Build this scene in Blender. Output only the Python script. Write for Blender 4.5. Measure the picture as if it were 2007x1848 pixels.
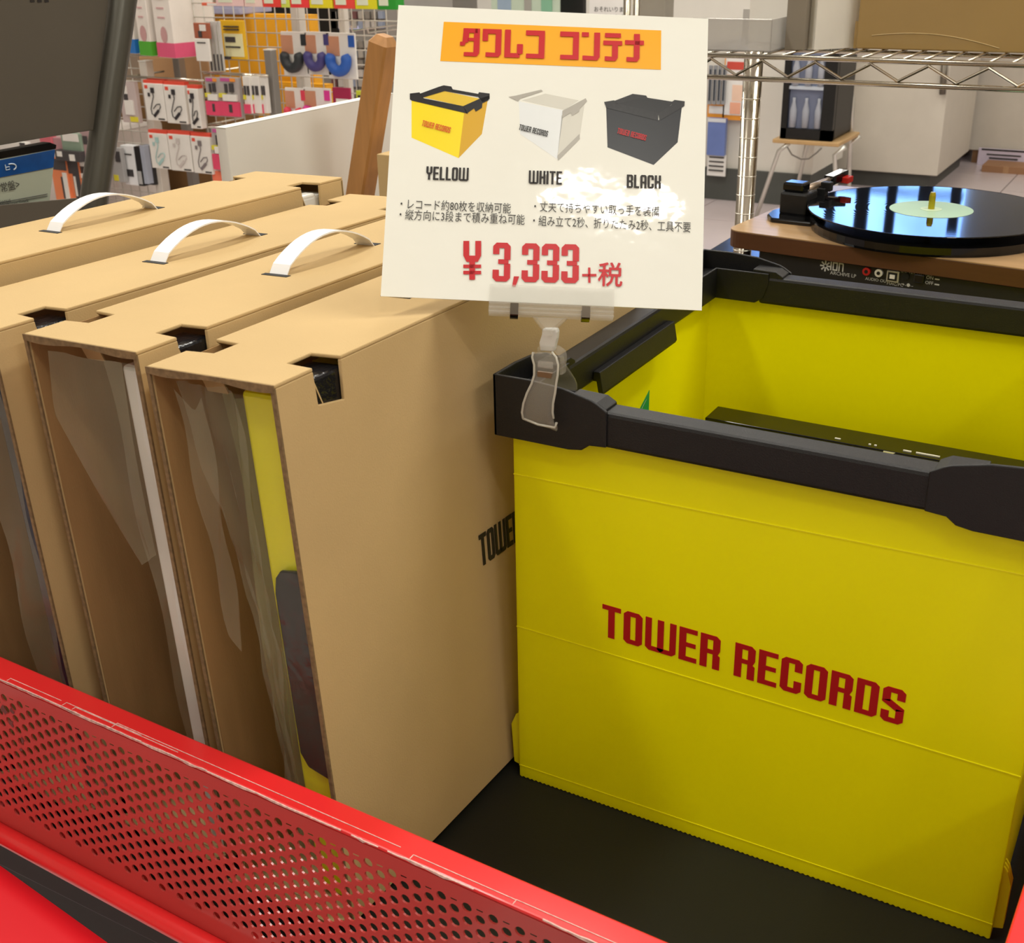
import bpy, bmesh, math, random
from mathutils import Vector, Matrix
random.seed(7)
S = bpy.context.scene
COL = S.collection
for o in list(bpy.data.objects): bpy.data.objects.remove(o)

# ---------------------------------------------------------------- camera
F = 2366.97
CR = Vector((0.8687, 0.4949, -0.0186)).normalized()
CW = Vector((-0.4580, 0.7886, -0.4103)).normalized()
CU = CR.cross(CW).normalized()
CR = CW.cross(CU).normalized()
CO = Vector((0.4043, -0.6986, 0.6394))
cam = bpy.data.cameras.new('camera'); camo = bpy.data.objects.new('camera', cam); COL.objects.link(camo)
cam.sensor_fit = 'HORIZONTAL'; cam.sensor_width = 36; cam.lens = F / 2007 * 36; cam.clip_start = .02; cam.clip_end = 60
camo.matrix_world = Matrix(((CR.x, CU.x, -CW.x, CO.x), (CR.y, CU.y, -CW.y, CO.y), (CR.z, CU.z, -CW.z, CO.z), (0, 0, 0, 1)))
cam.dof.use_dof = True; cam.dof.focus_distance = 1.0; cam.dof.aperture_fstop = 26
S.camera = camo
# ---------------------------------------------------------------- world, exposure, lights
S.view_settings.view_transform = 'Standard'; S.view_settings.look = 'None'
S.view_settings.gamma = 1; S.view_settings.use_curve_mapping = False
S.view_settings.exposure = -0.28
wd = bpy.data.worlds.new('world'); S.world = wd; wd.use_nodes = True
wd.node_tree.nodes['Background'].inputs[0].default_value = (.9, .93, 1, 1)
wd.node_tree.nodes['Background'].inputs[1].default_value = .3
CEIL = 2.4
# x, y, strength, size x, size y
LIGHTS = [(.97, -1.07, .40, .32, .045), (-.95, -.75, 1.3, .22, 1.1), (2.3, -1.0, 1.1, .22, 1.1), (.2, -2.6, .22, 1.1, .22), (-1.7, -2.5, .22, 1.1, .22), (2.0, -2.6, .22, 1.1, .22),  # weak ones at the row's end: unseen lamps added to brighten the fronts
          (.9, .95, 1.35, .22, 1.1), (-.75, 1.1, .8, .22, 1.1), (-2.6, .6, 1.0, .22, 1.1),
          (2.5, 1.6, 1.0, .22, 1.1), (.9, 2.9, 1.0, .22, 1.1), (-1.4, 2.8, 1.1, .22, 1.1), (-3.4, 2.4, 1.1, .22, 1.1), (1.0, 4.8, 1.0, .22, 1.1), (-1.5, 4.8, 1.1, .22, 1.1), (-3.6, 4.4, 1.0, .22, 1.1), (-1.4, 6.8, 1.0, .22, 1.1), (.9, 6.8, 1.0, .22, 1.1)]
for i, (x, y, e, lx, ly) in enumerate(LIGHTS):
    L = bpy.data.lights.new('ceiling_lamp_light', 'AREA'); L.shape = 'RECTANGLE'; L.size = lx; L.size_y = ly
    L.energy = 23 * e; L.color = (1.0, .975, .885)
    lo = bpy.data.objects.new('ceiling_lamp_light', L); COL.objects.link(lo); lo.location = (x, y, CEIL - .035)
    if i == 0: lo.rotation_euler = (0, 0, math.radians(22))

# ---------------------------------------------------------------- helpers
def ray(px, py): return CW + CR * ((px - 1003.5) / F) + CU * ((924 - py) / F)
def atx(px, py, X): d = ray(px, py); return CO + d * ((X - CO.x) / d.x)
def aty(px, py, Y): d = ray(px, py); return CO + d * ((Y - CO.y) / d.y)
def atz(px, py, Z): d = ray(px, py); return CO + d * ((Z - CO.z) / d.z)
def lin(c): c /= 255.; return c / 12.92 if c <= .04045 else ((c + .055) / 1.055) ** 2.4
MATS = {}
def mat(name, rgb, rough=.5, metal=0., var=.05, vs=12., bump=0., bs=200., alpha=1., spec=.5, emit=0., trans=0., coat=0., ior=1.45, stretch=None):
    if name in MATS: return MATS[name]
    m = bpy.data.materials.new(name); m.use_nodes = True; nt = m.node_tree; N = nt.nodes; Lk = nt.links
    b = N['Principled BSDF']; c = [lin(v) for v in rgb]
    b.inputs['Roughness'].default_value = rough; b.inputs['Metallic'].default_value = metal
    b.inputs['Specular IOR Level'].default_value = spec; b.inputs['IOR'].default_value = ior
    b.inputs['Coat Weight'].default_value = coat; b.inputs['Coat Roughness'].default_value = .08
    b.inputs['Alpha'].default_value = alpha; b.inputs['Transmission Weight'].default_value = trans
    tc = N.new('ShaderNodeTexCoord'); mp = N.new('ShaderNodeMapping'); Lk.new(tc.outputs['Object'], mp.inputs['Vector'])
    if stretch: mp.inputs['Scale'].default_value = stretch
    nz = N.new('ShaderNodeTexNoise'); nz.inputs['Scale'].default_value = vs; nz.inputs['Detail'].default_value = 4
    Lk.new(mp.outputs[0], nz.inputs['Vector'])
    cr = N.new('ShaderNodeValToRGB')
    cr.color_ramp.elements[0].position = .3; cr.color_ramp.elements[1].position = .7
    cr.color_ramp.elements[0].color = [v * (1 - var) for v in c] + [1]; cr.color_ramp.elements[1].color = [min(1, v * (1 + var)) for v in c] + [1]
    Lk.new(nz.outputs['Fac'], cr.inputs['Fac']); Lk.new(cr.outputs['Color'], b.inputs['Base Color'])
    if emit: Lk.new(cr.outputs['Color'], b.inputs['Emission Color']); b.inputs['Emission Strength'].default_value = emit
    if bump:
        n2 = N.new('ShaderNodeTexNoise'); n2.inputs['Scale'].default_value = bs; n2.inputs['Detail'].default_value = 3
        Lk.new(mp.outputs[0], n2.inputs['Vector'])
        bp = N.new('ShaderNodeBump'); bp.inputs['Strength'].default_value = bump; bp.inputs['Distance'].default_value = .002
        Lk.new(n2.outputs['Fac'], bp.inputs['Height']); Lk.new(bp.outputs['Normal'], b.inputs['Normal'])
    MATS[name] = m; m['nodes_bsdf'] = b.name
    return m
def nodesof(m): return m.node_tree.nodes, m.node_tree.links, m.node_tree.nodes['Principled BSDF']

class MB:
    def __init__(s): s.v = []; s.f = []; s.m = []
    def add(s, vs, fs, m=0):
        k = len(s.v); s.v += [Vector(p) for p in vs]
        for f in fs: s.f.append([i + k for i in f]); s.m.append(m)
        return s
    def box(s, x0, x1, y0, y1, z0, z1, m=0):
        vs = [(x, y, z) for z in (z0, z1) for y in (y0, y1) for x in (x0, x1)]
        return s.add(vs, [(0, 2, 3, 1), (4, 5, 7, 6), (0, 1, 5, 4), (2, 6, 7, 3), (0, 4, 6, 2), (1, 3, 7, 5)], m)
    def obox(s, c, a, b, d, m=0):   # centre, three half-axis vectors
        c = Vector(c); a = Vector(a); b = Vector(b); d = Vector(d)
        vs = [c + a * i + b * j + d * k for k in (-1, 1) for j in (-1, 1) for i in (-1, 1)]
        return s.add(vs, [(0, 2, 3, 1), (4, 5, 7, 6), (0, 1, 5, 4), (2, 6, 7, 3), (0, 4, 6, 2), (1, 3, 7, 5)], m)
    def poly(s, pts, ext=None, m=0):
        pts = [Vector(p) for p in pts]; n = len(pts)
        if ext is None: return s.add(pts, [tuple(range(n))], m)
        e = Vector(ext)
        return s.add(pts + [p + e for p in pts], [tuple(range(n))[::-1], tuple(range(n, 2 * n))] + [(i, (i + 1) % n, (i + 1) % n + n, i + n) for i in range(n)], m)
    def tube(s, pts, r, seg=8, m=0, closed=False):
        pts = [Vector(p) for p in pts]; n = len(pts); rings = []; prev = None
        for i, p in enumerate(pts):
            if closed: t = pts[(i + 1) % n] - pts[i - 1]
            else: t = pts[min(i + 1, n - 1)] - pts[max(i - 1, 0)]
            t.normalize()
            if prev is None:
                a = Vector((0, 0, 1)) if abs(t.z) < .9 else Vector((1, 0, 0)); u = t.cross(a).normalized()
            else: u = (prev - t * prev.dot(t)).normalized()
            prev = u; w = t.cross(u); rr = r[i] if isinstance(r, (list, tuple)) else r
            rings.append([p + (u * math.cos(q) + w * math.sin(q)) * rr for q in [2 * math.pi * k / seg for k in range(seg)]])
        vs = [v for g in rings for v in g]; fs = []
        for i in range(n if closed else n - 1):
            j = (i + 1) % n
            for k in range(seg): fs.append((i * seg + k, i * seg + (k + 1) % seg, j * seg + (k + 1) % seg, j * seg + k))
        if not closed: fs += [tuple(range(seg))[::-1], tuple(range((n - 1) * seg, n * seg))]
        return s.add(vs, fs, m)
    def cyl(s, a, b, r, seg=16, m=0, r2=None): return s.tube([a, b], [r, r if r2 is None else r2], seg, m)
    def lathe(s, prof, c, seg=48, m=0):
        c = Vector(c); vs = []; fs = []
        for r, z in prof:
            for k in range(seg): q = 2 * math.pi * k / seg; vs.append(c + Vector((r * math.cos(q), r * math.sin(q), z)))
        for i in range(len(prof) - 1):
            for k in range(seg): fs.append((i * seg + k, i * seg + (k + 1) % seg, (i + 1) * seg + (k + 1) % seg, (i + 1) * seg + k))
        fs.append(tuple(range(seg))[::-1]); fs.append(tuple(range((len(prof) - 1) * seg, len(prof) * seg)))
        return s.add(vs, fs, m)
    def grid(s, fn, nu, nv, m=0):
        vs = [fn(i / nu, j / nv) for j in range(nv + 1) for i in range(nu + 1)]
        return s.add(vs, [(j * (nu + 1) + i, j * (nu + 1) + i + 1, (j + 1) * (nu + 1) + i + 1, (j + 1) * (nu + 1) + i) for j in range(nv) for i in range(nu)], m)
    def build(s, name, mats, parent=None, world=False, bevel=0, smooth=False, solid=0, fix=True):
        inv = None
        if world and parent is not None: inv = RM[parent.name].inverted()
        me = bpy.data.meshes.new(name)
        me.from_pydata([tuple(inv @ p if inv else p) for p in s.v], [], s.f)
        if not isinstance(mats, (list, tuple)): mats = [mats]
        for m in mats: me.materials.append(m)
        for p, k in zip(me.polygons, s.m): p.material_index = k; p.use_smooth = smooth
        if fix:
            bm = bmesh.new(); bm.from_mesh(me); bmesh.ops.recalc_face_normals(bm, faces=bm.faces); bm.to_mesh(me); bm.free()
        me.update()
        o = bpy.data.objects.new(name, me); COL.objects.link(o)
        if parent is not None:
            o.parent = parent; RM[o.name] = RM[parent.name].copy()
        else: RM[o.name] = Matrix()
        if solid: d = o.modifiers.new('s', 'SOLIDIFY'); d.thickness = solid; d.offset = 0
        if bevel: d = o.modifiers.new('b', 'BEVEL'); d.width = bevel; d.segments = 2; d.limit_method = 'ANGLE'; d.angle_limit = .6
        return o
RM = {}
def thing(name, label, cat, loc=(0, 0, 0), rot=(0, 0, 0), group=None):
    o = bpy.data.objects.new(name, None); COL.objects.link(o); o.empty_display_size = .02
    o.location = loc; o.rotation_euler = rot; o['label'] = label; o['category'] = cat
    if group: o['group'] = group
    from mathutils import Euler
    RM[o.name] = Matrix.Translation(loc) @ Euler(rot).to_matrix().to_4x4()
    return o
def tag(o, label, cat, group=None):
    o['label'] = label; o['category'] = cat
    if group: o['group'] = group
    return o
def struct(o): o['kind'] = 'structure'; return o

# block lettering (polygons in a unit-high cell)
def glyph(ch):
    W, T, B, c = .46, .165, .14, .09
    def R(a, b, d, e): return [(a, b), (d, b), (d, e), (a, e)]
    def top(w=W, l=1, r=1): return [(0, 1 - B), (w, 1 - B), (w, 1 - c * r if r else 1), (w - c * r, 1), (c * l, 1), (0, 1 - c * l if l else 1)]
    def bot(w=W, l=1, r=1): return [(0, B), (0, c * l), (c * l, 0), (w - c * r, 0), (w, c * r), (w, B)]
    Lf, Rt = R(0, B, T, 1 - B), R(W - T, B, W, 1 - B)
    full = R(0, 0, T, 1); mid = R(0, .44, W, .57)
    D = {
     'T': (W, [R(0, 1 - B, W, 1), R(.15, 0, .31, 1 - B)]),
     'O': (W, [Lf, Rt, top(), bot()]),
     'W': (.74, [R(0, B, .15, 1), R(.295, B, .445, 1), R(.59, B, .74, 1), bot(.445), [(.295, B), (.295, c), (.385, 0), (.65, 0), (.74, c), (.74, B)]]),
     'E': (W * .92, [full, R(T, 1 - B, W * .92, 1), R(T, .44, W * .85, .57), R(T, 0, W * .92, B)]),
     'R': (W, [full, [(T, 1 - B), (W, 1 - B), (W, 1 - c), (W - c, 1), (T, 1)], R(W - T, .57, W, 1 - B), [(T, .44), (W - .05, .44), (W, .57), (T, .57)], R(W - T, 0, W, .40), [(W - T, .40), (W, .40), (W - .05, .44), (W - T, .44)]]),
     'C': (W, [Lf, top(), bot(), R(W - T, .64, W, 1 - B), R(W - T, B, W, .36)]),
     'D': (W, [full, [(T, 1 - B), (W, 1 - B), (W, 1 - c), (W - c, 1), (T, 1)], [(T, 0), (W - c, 0), (W, c), (W, B), (T, B)], Rt]),
     'S': (W, [top(), bot(), R(0, .60, T, 1 - B), R(W - T, B, W, .42), R(W - T, .68, W, 1 - B), R(0, B, T, .32), [(0, .60), (0, .56), (W - T, .36), (W, .42), (W, .46), (T, .66)]]),
     'Y': (W, [R(0, .55, T, 1), R(W - T, .55, W, 1), [(0, .55), (.09, .42), (W - .09, .42), (W, .55)], R(.15, 0, .31, .42)]),
     'L': (W * .86, [full, R(T, 0, W * .86, B)]),
     'H': (W, [full, R(W - T, 0, W, 1), R(T, .44, W - T, .57)]),
     'I': (T, [full]),
     'B': (W, [full, [(T, 1 - B), (W, 1 - B), (W, 1 - c), (W - c, 1), (T, 1)], R(W - T, .57, W, 1 - B), R(T, .44, W - .04, .57), R(W - T, B, W, .44), [(T, 0), (W - c, 0), (W, c), (W, B), (T, B)]]),
     'A': (W, [R(0, 0, T, 1 - B), R(W - T, 0, W, 1 - B), top(), R(T, .38, W - T, .5)]),
     'K': (W, [full, R(W - T, .57, W, 1), R(W - T, 0, W, .44), R(T, .44, W - .05, .57)]),
     '3': (W, [top(), bot(), R(W - T, .56, W, 1 - B), R(W - T, B, W, .46), R(.14, .45, W - .05, .57), R(0, .70, T, 1 - B), R(0, B, T, .30)]),
     ',': (.18, [[(0, -.12), (.09, -.12), (.18, .14), (.04, .14)]]),
     'y': (.5, [R(0, .62, T, 1), R(.5 - T, .62, .5, 1), [(0, .62), (.09, .46), (.41, .46), (.5, .62)], R(.17, 0, .33, .46), R(0, .30, .5, .39), R(0, .14, .5, .23)]),
     '+': (.5, [R(0, .2, .5, .28), R(.21, 0, .29, .48)]),
     'i': (T, [full]), 'o': (.6, [R(0, 0, .14, 1), R(.46, 0, .6, 1), R(.14, .84, .46, 1), R(.14, 0, .46, .16)]), 'n': (.6, [R(0, 0, .14, 1), R(.46, 0, .6, .9), R(.14, .84, .55, 1)]),
     # katakana
     'ta': (.6, [R(.08, .86, .52, 1), [(.08, .86), (.24, .86), (.22, .5), (.06, .5)], [(-.02, .5), (.14, .5), (.1, .38), (-.02, .38)], R(.44, .12, .6, 1), [(.12, 0), (.52, 0), (.6, .12), (.12, .12)], R(.2, .56, .44, .65)]),
     'wa': (.6, [R(0, .85, .6, 1), R(0, .58, .15, .85), R(.44, .12, .6, .85), [(.12, 0), (.52, 0), (.6, .12), (.12, .14)]]),
     're': (.6, [R(.02, .0, .18, 1), R(.18, 0, .5, .14), [(.44, .1), (.6, .16), (.6, .48), (.44, .48)]]),
     'ko': (.6, [R(0, .84, .6, 1), R(.44, .14, .6, .84), R(.02, 0, .6, .14)]),
     'n2': (.6, [R(0, .86, .2, 1), R(.42, .12, .58, 1), [(.04, 0), (.5, 0), (.58, .12), (.04, .14)]]),
     'te': (.6, [R(.05, .86, .55, 1), R(0, .58, .6, .72), R(.30, .12, .46, .58), [(.06, 0), (.38, 0), (.46, .12), (.06, .14)]]),
     'na': (.6, [R(0, .62, .6, .76), R(.30, .12, .46, 1), [(.06, 0), (.38, 0), (.46, .12), (.06, .14)]]),
    }
    return D[ch]
def letters(mb, seq, o, ux, uz, h, ws=1., gap=.07, ext=None, m=0, space=.3, lean=0.):
    o = Vector(o); ux = Vector(ux); uz = Vector(uz); x = 0
    for ch in seq:
        if ch == ' ': x += space; continue
        w, P = glyph(ch)
        for ip, p in enumerate(P): mb.poly([o + ux * ((x + a + lean * b) * h * ws) + uz * (b * h) for a, b in p], ext, m)
        x += w + gap
    return x * h * ws
def fonttext(body, o, ux, uz, size, m, parent, name, ws=1., bold=0.):
    cu = bpy.data.curves.new('t', 'FONT'); cu.body = body; cu.size = size; cu.offset = 0; cu.resolution_u = 2
    ob = bpy.data.objects.new('t', cu); COL.objects.link(ob)
    me = bpy.data.meshes.new_from_object(ob); bpy.data.objects.remove(ob)
    ux = Vector(ux).normalized(); uz = Vector(uz).normalized(); n = ux.cross(uz)
    M = Matrix(((ux.x * ws, uz.x, n.x, o[0]), (ux.y * ws, uz.y, n.y, o[1]), (ux.z * ws, uz.z, n.z, o[2]), (0, 0, 0, 1)))
    me.transform((RM[parent.name].inverted() if parent else Matrix()) @ M); me.materials.clear(); me.materials.append(m)
    me.name = name
    r = bpy.data.objects.new(name, me); COL.objects.link(r); r.parent = parent; RM[r.name] = RM[parent.name].copy()
    return r
V = Vector
X, Y, Z = V((1, 0, 0)), V((0, 1, 0)), V((0, 0, 1))

# ---------------------------------------------------------------- materials
m_wall = mat('wall_paint', (225, 218, 205), .7, var=.02)
m_ceil = mat('ceiling_paint', (235, 235, 230), .8, var=.02)
m_floor = mat('floor_vinyl', (205, 192, 190), .25, var=.05, vs=3)
m_card = mat('cardboard_outer', (198, 169, 120), .75, var=.045, vs=9, bump=.12, bs=700, spec=.25)
m_cardin = mat('cardboard_inner', (164, 128, 84), .8, var=.10, vs=14, bump=.1, bs=400, spec=.2, stretch=(4, 4, .6))
m_cardedge = mat('cardboard_cut_edge', (124, 100, 68), .9, var=.25, vs=260)
m_yel = mat('yellow_plastic', (250, 246, 0), .36, var=.035, vs=5, spec=.45)
m_yelc = mat('yellow_crease', (246, 238, 14), .4, var=.03)
m_blk = mat('black_textured_plastic', (18, 18, 19), .42, var=.1, vs=60, bump=.22, bs=1500)
m_blkin = mat('black_hollow', (14, 14, 14), .6)
m_red = mat('red_enamel', (226, 40, 42), .28, var=.05, vs=8, spec=.5, coat=.2)
m_redp = mat('red_enamel_panel_sheen', (186, 64, 60), .38, var=.08, vs=5, spec=.5, coat=.25)  # pinker than the lip: reflections on the coat put into the base colour
m_chip = mat('chipped_paint', (232, 190, 180), .6, var=.3, vs=300)
m_scuff = mat('grey_scuff', (110, 60, 56), .6, var=.3, vs=90)
m_mat = mat('black_mat', (30, 30, 25), .55, var=.12, vs=3, bump=.08, bs=900, spec=.35)
m_txtred = mat('red_print', (176, 14, 16), .45, var=.02)
m_signred = mat('sign_red_ink', (200, 22, 32), .35, var=.02)
m_signorange = mat('sign_orange_ink', (252, 176, 20), .35, var=.01)
m_ink = mat('black_ink', (38, 34, 32), .45, var=.05)
m_graytxt = mat('grey_ink', (62, 60, 58), .45, var=.03)
m_sign = mat('laminated_card', (244, 244, 234), .045, var=.01, bump=.22, bs=30, spec=.5)
m_white = mat('white_melamine', (232, 228, 218), .45, var=.015)
m_strap = mat('white_strap_plastic', (245, 245, 245), .35, var=.01)
m_wood = mat('oak_veneer', (176, 142, 102), .32, var=.10, vs=6, stretch=(1.2, 14, 14))
m_woodedge = mat('walnut_edge', (86, 52, 31), .38, var=.12, vs=8, stretch=(1, 10, 10))
m_post = mat('post_wood', (176, 126, 72), .45, var=.12, vs=10, stretch=(9, 9, .7))
m_gloss = mat('black_gloss', (12, 12, 13), .12, var=.05)
m_vinyl = mat('vinyl_record', (8, 8, 9), .03, var=.02, spec=.7)
m_chrome = mat('chrome', (205, 198, 182), .17, 1., var=.03)
m_steel = mat('grey_metal_paint', (98, 92, 82), .42, .35, var=.05, vs=4)
m_steeld = mat('dark_tube_paint', (88, 86, 78), .32, .55, var=.05)
m_label = mat('mint_label', (176, 206, 176), .5)
m_clear = mat('clear_plastic', (225, 222, 214), .06, alpha=.20, var=.01, spec=.8)
m_clearj = mat('clear_jaw_plastic', (206, 200, 186), .08, alpha=.20, var=.01, spec=.9, coat=.6)
m_frost = mat('frosted_plastic', (226, 224, 216), .35, alpha=.92, var=.01)
m_film = mat('polythene_film', (176, 170, 140), .14, alpha=.20, var=.25, vs=10, spec=.9, bump=.7, bs=26)
m_olive = mat('olive_film', (150, 148, 84), .2, alpha=.42, var=.3, vs=9, spec=.8, bump=.6, bs=30, stretch=(1, 1, .4))
m_cloth = mat('red_cloth', (236, 20, 36), .6, var=.06, vs=3)
m_dark = mat('dark_case', (40, 36, 32), .6)

# fine vertical flutes in the yellow hollow board and record grooves
N, Lk, b = nodesof(m_yel)
tc = N.new('ShaderNodeTexCoord'); wv = N.new('ShaderNodeTexWave'); wv.inputs['Scale'].default_value = 75; wv.bands_direction = 'X'
mx = N.new('ShaderNodeMapping'); Lk.new(tc.outputs['Object'], mx.inputs[0]); mx.inputs['Rotation'].default_value = (0, 0, 0)
Lk.new(mx.outputs[0], wv.inputs['Vector']); bp = N.new('ShaderNodeBump'); bp.inputs['Strength'].default_value = .05; bp.inputs['Distance'].default_value = .001
Lk.new(wv.outputs['Fac'], bp.inputs['Height']); Lk.new(bp.outputs[0], b.inputs['Normal'])
tr = N.new('ShaderNodeBsdfTranslucent'); tr.inputs[0].default_value = (1, .93, 0, 1)
ms = N.new('ShaderNodeMixShader'); ms.inputs[0].default_value = .30
Lk.new(b.outputs[0], ms.inputs[1]); Lk.new(tr.outputs[0], ms.inputs[2]); Lk.new(ms.outputs[0], N['Material Output'].inputs[0])
N, Lk, b = nodesof(m_vinyl)
tc = N.new('ShaderNodeTexCoord'); wv = N.new('ShaderNodeTexWave'); wv.wave_type = 'RINGS'; wv.rings_direction = 'Z'; wv.inputs['Scale'].default_value = 60
Lk.new(tc.outputs['Object'], wv.inputs['Vector']); bp = N.new('ShaderNodeBump'); bp.inputs['Strength'].default_value = .004; bp.inputs['Distance'].default_value = .001
Lk.new(wv.outputs['Fac'], bp.inputs['Height']); Lk.new(bp.outputs[0], b.inputs['Normal'])

# ================================================================ STRUCTURE
FZ = -.75
def floor_mat():
    m = mat('floor_tiles', (206, 192, 192), .22, var=.05, vs=2)
    return m
# floor of individual tiles is far behind: tile joints are modelled as thin recesses between slabs
fl = struct(MB().box(-7, 4.5, -3.5, 9.5, FZ - .06, FZ - .004).build('floor', mat('floor_grout', (120, 110, 108), .7)))
tile = None
n = 0
for i in range(12):
    for j in range(9):
        x0 = -4.2 + i * .45; y0 = 5.2 + j * .45
        if tile is None:
            tile = MB().box(0, .444, 0, .444, -.006, 0).build('tile', floor_mat(), fl); t = tile
        else:
            t = tile.copy(); COL.objects.link(t); t.parent = fl
        t.location = (x0, y0, FZ); n += 1
struct(MB().box(-7, 4.5, -3.5, 5.195, FZ - .004, FZ).build('floor', floor_mat()))
struct(MB().box(-7, 4.5, -3.5, 9.5, CEIL, CEIL + .08).build('ceiling', m_ceil))
struct(MB().box(-7, 4.5, 9.3, 9.4, FZ, CEIL).build('wall_back', m_wall))
struct(MB().box(-7.1, -7, -3.5, 9.4, FZ, CEIL).build('wall_left', m_wall))
struct(MB().box(4.5, 4.6, -3.5, 9.4, FZ, CEIL).build('wall_right', m_wall))
struct(MB().box(-7, 4.5, -3.6, -3.5, FZ, CEIL).build('wall_front', m_wall))
for i, (x, y, e, lx, ly) in enumerate(LIGHTS):
    t = thing('ceiling_light', 'white fluorescent ceiling light fitting out of view over the shop floor', 'light', (x, y, CEIL), group='ceiling light fittings')  # housings for the shop lamps and for the added front ones
    MB().box(x - lx / 2 - .04, x + lx / 2 + .04, y - ly / 2 - .04, y + ly / 2 + .04, CEIL - .03, CEIL - .001).build('housing', m_white, t, world=True, bevel=.004)

# lit shop sign / bright window high on the back wall: mirrored in the record
t = thing('lit_window', 'bright bluish shop window with dark lettering and bars high on the back wall', 'window', (-1.4, 9.25, 1.2))
MB().box(-3.1, -1.25, 9.26, 9.295, 1.45, 2.39).build('lightbox', mat('blue_white_light', (120, 165, 255), .5, emit=9, var=.35, vs=1.4), t, world=True)
for k in range(8):
    xk = -3.06 + k * .245
    MB().box(xk, xk + (.075 if k % 2 else .105), 9.22, 9.26, (1.45, 1.6, 1.45, 1.75)[k % 4], 2.39 - (.0, .12, .3, 0)[(k * 3) % 4]).build('mullion', m_dark, t, world=True)
MB().box(-3.1, -1.25, 9.21, 9.26, 1.93, 1.98).build('transom', m_dark, t, world=True)

# ================================================================ YELLOW CRATE
W, D, H1, HR, HC, A = .37, .382, .313, .339, .3535, .0083
cr = thing('storage_crate', 'large yellow corrugated plastic crate with black rim and red lettering', 'crate')
def crpanel(name, pts, ext): return MB().poly(pts, ext).build(name, m_yel, cr, bevel=.0006)
teeth = []
for k in range(96):
    x = W * k / 96; teeth += [(x, 0, .0012), (x + W / 192, 0, 0)]
crpanel('front_panel', [(0, 0, H1 + .01)] + teeth + [(W, 0, .001), (W, 0, H1 + .01)], (0, .004, 0))
crpanel('side_panel', [(0, .0041, 0), (0, D - .0041, 0), (0, D - .0041, H1 + .01), (0, .0041, H1 + .01)], (.004, 0, 0))
crpanel('side_panel', [(W - .004, .0041, 0), (W - .004, D - .0041, 0), (W - .004, D - .0041, H1 + .01), (W - .004, .0041, H1 + .01)], (.004, 0, 0))
crpanel('back_panel', [(0, D - .004, 0), (W, D - .004, 0), (W, D - .004, H1 + .01), (0, D - .004, H1 + .01)], (0, .004, 0))
crpanel('bottom_panel', [(.0042, .0042, .001), (W - .0042, .0042, .001), (W - .0042, D - .0042, .001), (.0042, D - .0042, .001)], (0, 0, .004))
# fold creases on the front
for (za, zb) in ((.2745, .2815), (.1445, .1385), (.012, .014)):
    MB().obox((W / 2, -.0002, (za + zb) / 2), (W / 2, 0, (zb - za) / 2), (0, .0003, 0), (0, 0, .0004)).build('fold_crease', m_yelc, cr)
# corner ears standing out at the foot
for k in range(3):
    MB().poly([(0, .006 + k * .004, .006), (-.0085 + k * .002, .006 + k * .004, .008), (-.0105 + k * .002, .006 + k * .004, .045), (-.006, .006 + k * .004, .056), (0, .006 + k * .004, .06)], (0, .0022, 0)).build('hinge_tab', m_yelc, cr, bevel=.0005)
    MB().poly([(W, .006 + k * .004, .006), (W + .0065, .006 + k * .004, .008), (W + .0065, .006 + k * .004, .045), (W + .003, .006 + k * .004, .056), (W, .006 + k * .004, .06)], (0, .0022, 0)).build('hinge_tab', m_yelc, cr, bevel=.0005)
# rim rails
def rail(name, x0, x1, y0, y1): return MB().box(x0, x1, y0, y1, H1, HR).build(name, m_blk, cr, bevel=.0028)
rail('rim_rail', .055, W - .055, -A, .0125); rail('rim_rail', .055, W - .055, D - .0125, D + A)
rail('rim_rail', -A, .0125, .055, D - .055); rail('rim_rail', W - .0125, W + A, .055, D - .055)
def capmesh(sx, sy):
    """corner cap: two tall outer walls, low inner shelf, open pocket between"""
    mb = MB(); e = A + .0016; Lc = .073
    cx = 0 if sx > 0 else W; cy = 0 if sy > 0 else D
    def P(a, b, z): return (cx + sx * a, cy + sy * b, z)
    prof = [(-e, .307), (.050, .307), (.060, .3085), (.066, .313), (Lc + .006, .314), (Lc + .006, HR + .001), (Lc - .0015, HR + .0055), (Lc - .006, HR + .0075), (.045, .3515), (.02, HC), (-e, HC)]
    mb.poly([P(a, -e, z) for a, z in prof], (0, sy * .0028, 0))
    mb.poly([P(-e, b, z) for b, z in prof], (sx * .0028, 0, 0))
    # inner skirts
    pin = [(.011, .3135), (.052, .3135), (.060, .319), (.064, .332), (.064, HR + .0035), (.011, HR + .0035)]
    mb.poly([P(a, .0135, z) for a, z in pin], (0, -sy * .0022, 0))
    mb.poly([P(.0135, b, z) for b, z in pin], (-sx * .0022, 0, 0))
    # pocket floor
    ei = -e + .0029; mb.poly([P(ei, ei, HR - .006), P(.06, ei, HR - .006), P(.06, .011, HR - .006), P(.011, .011, HR - .006), P(.011, .06, HR - .006), P(ei, .06, HR - .006)], (0, 0, .003))
    # solid shoulders where the cap meets the rails
    for q in (0, 1):
        pts = [(.048, HR - .004), (Lc + .004, HR - .004), (Lc + .004, HR + .0015), (Lc - .003, HR + .0055), (.048, HR + .0062)]
        if q == 0: mb.poly([P(a, -e + .0030, z) for a, z in pts], (0, sy * (.0115 + e - .0030), 0))
        else: mb.poly([P(-e + .0030, a, z) for a, z in pts], (sx * (.0115 + e - .0030), 0, 0))
    return mb
for sx in (1, -1):
    for sy in (1, -1): capmesh(sx, sy).build('corner_cap', m_blk, cr, bevel=.0008)
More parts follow.
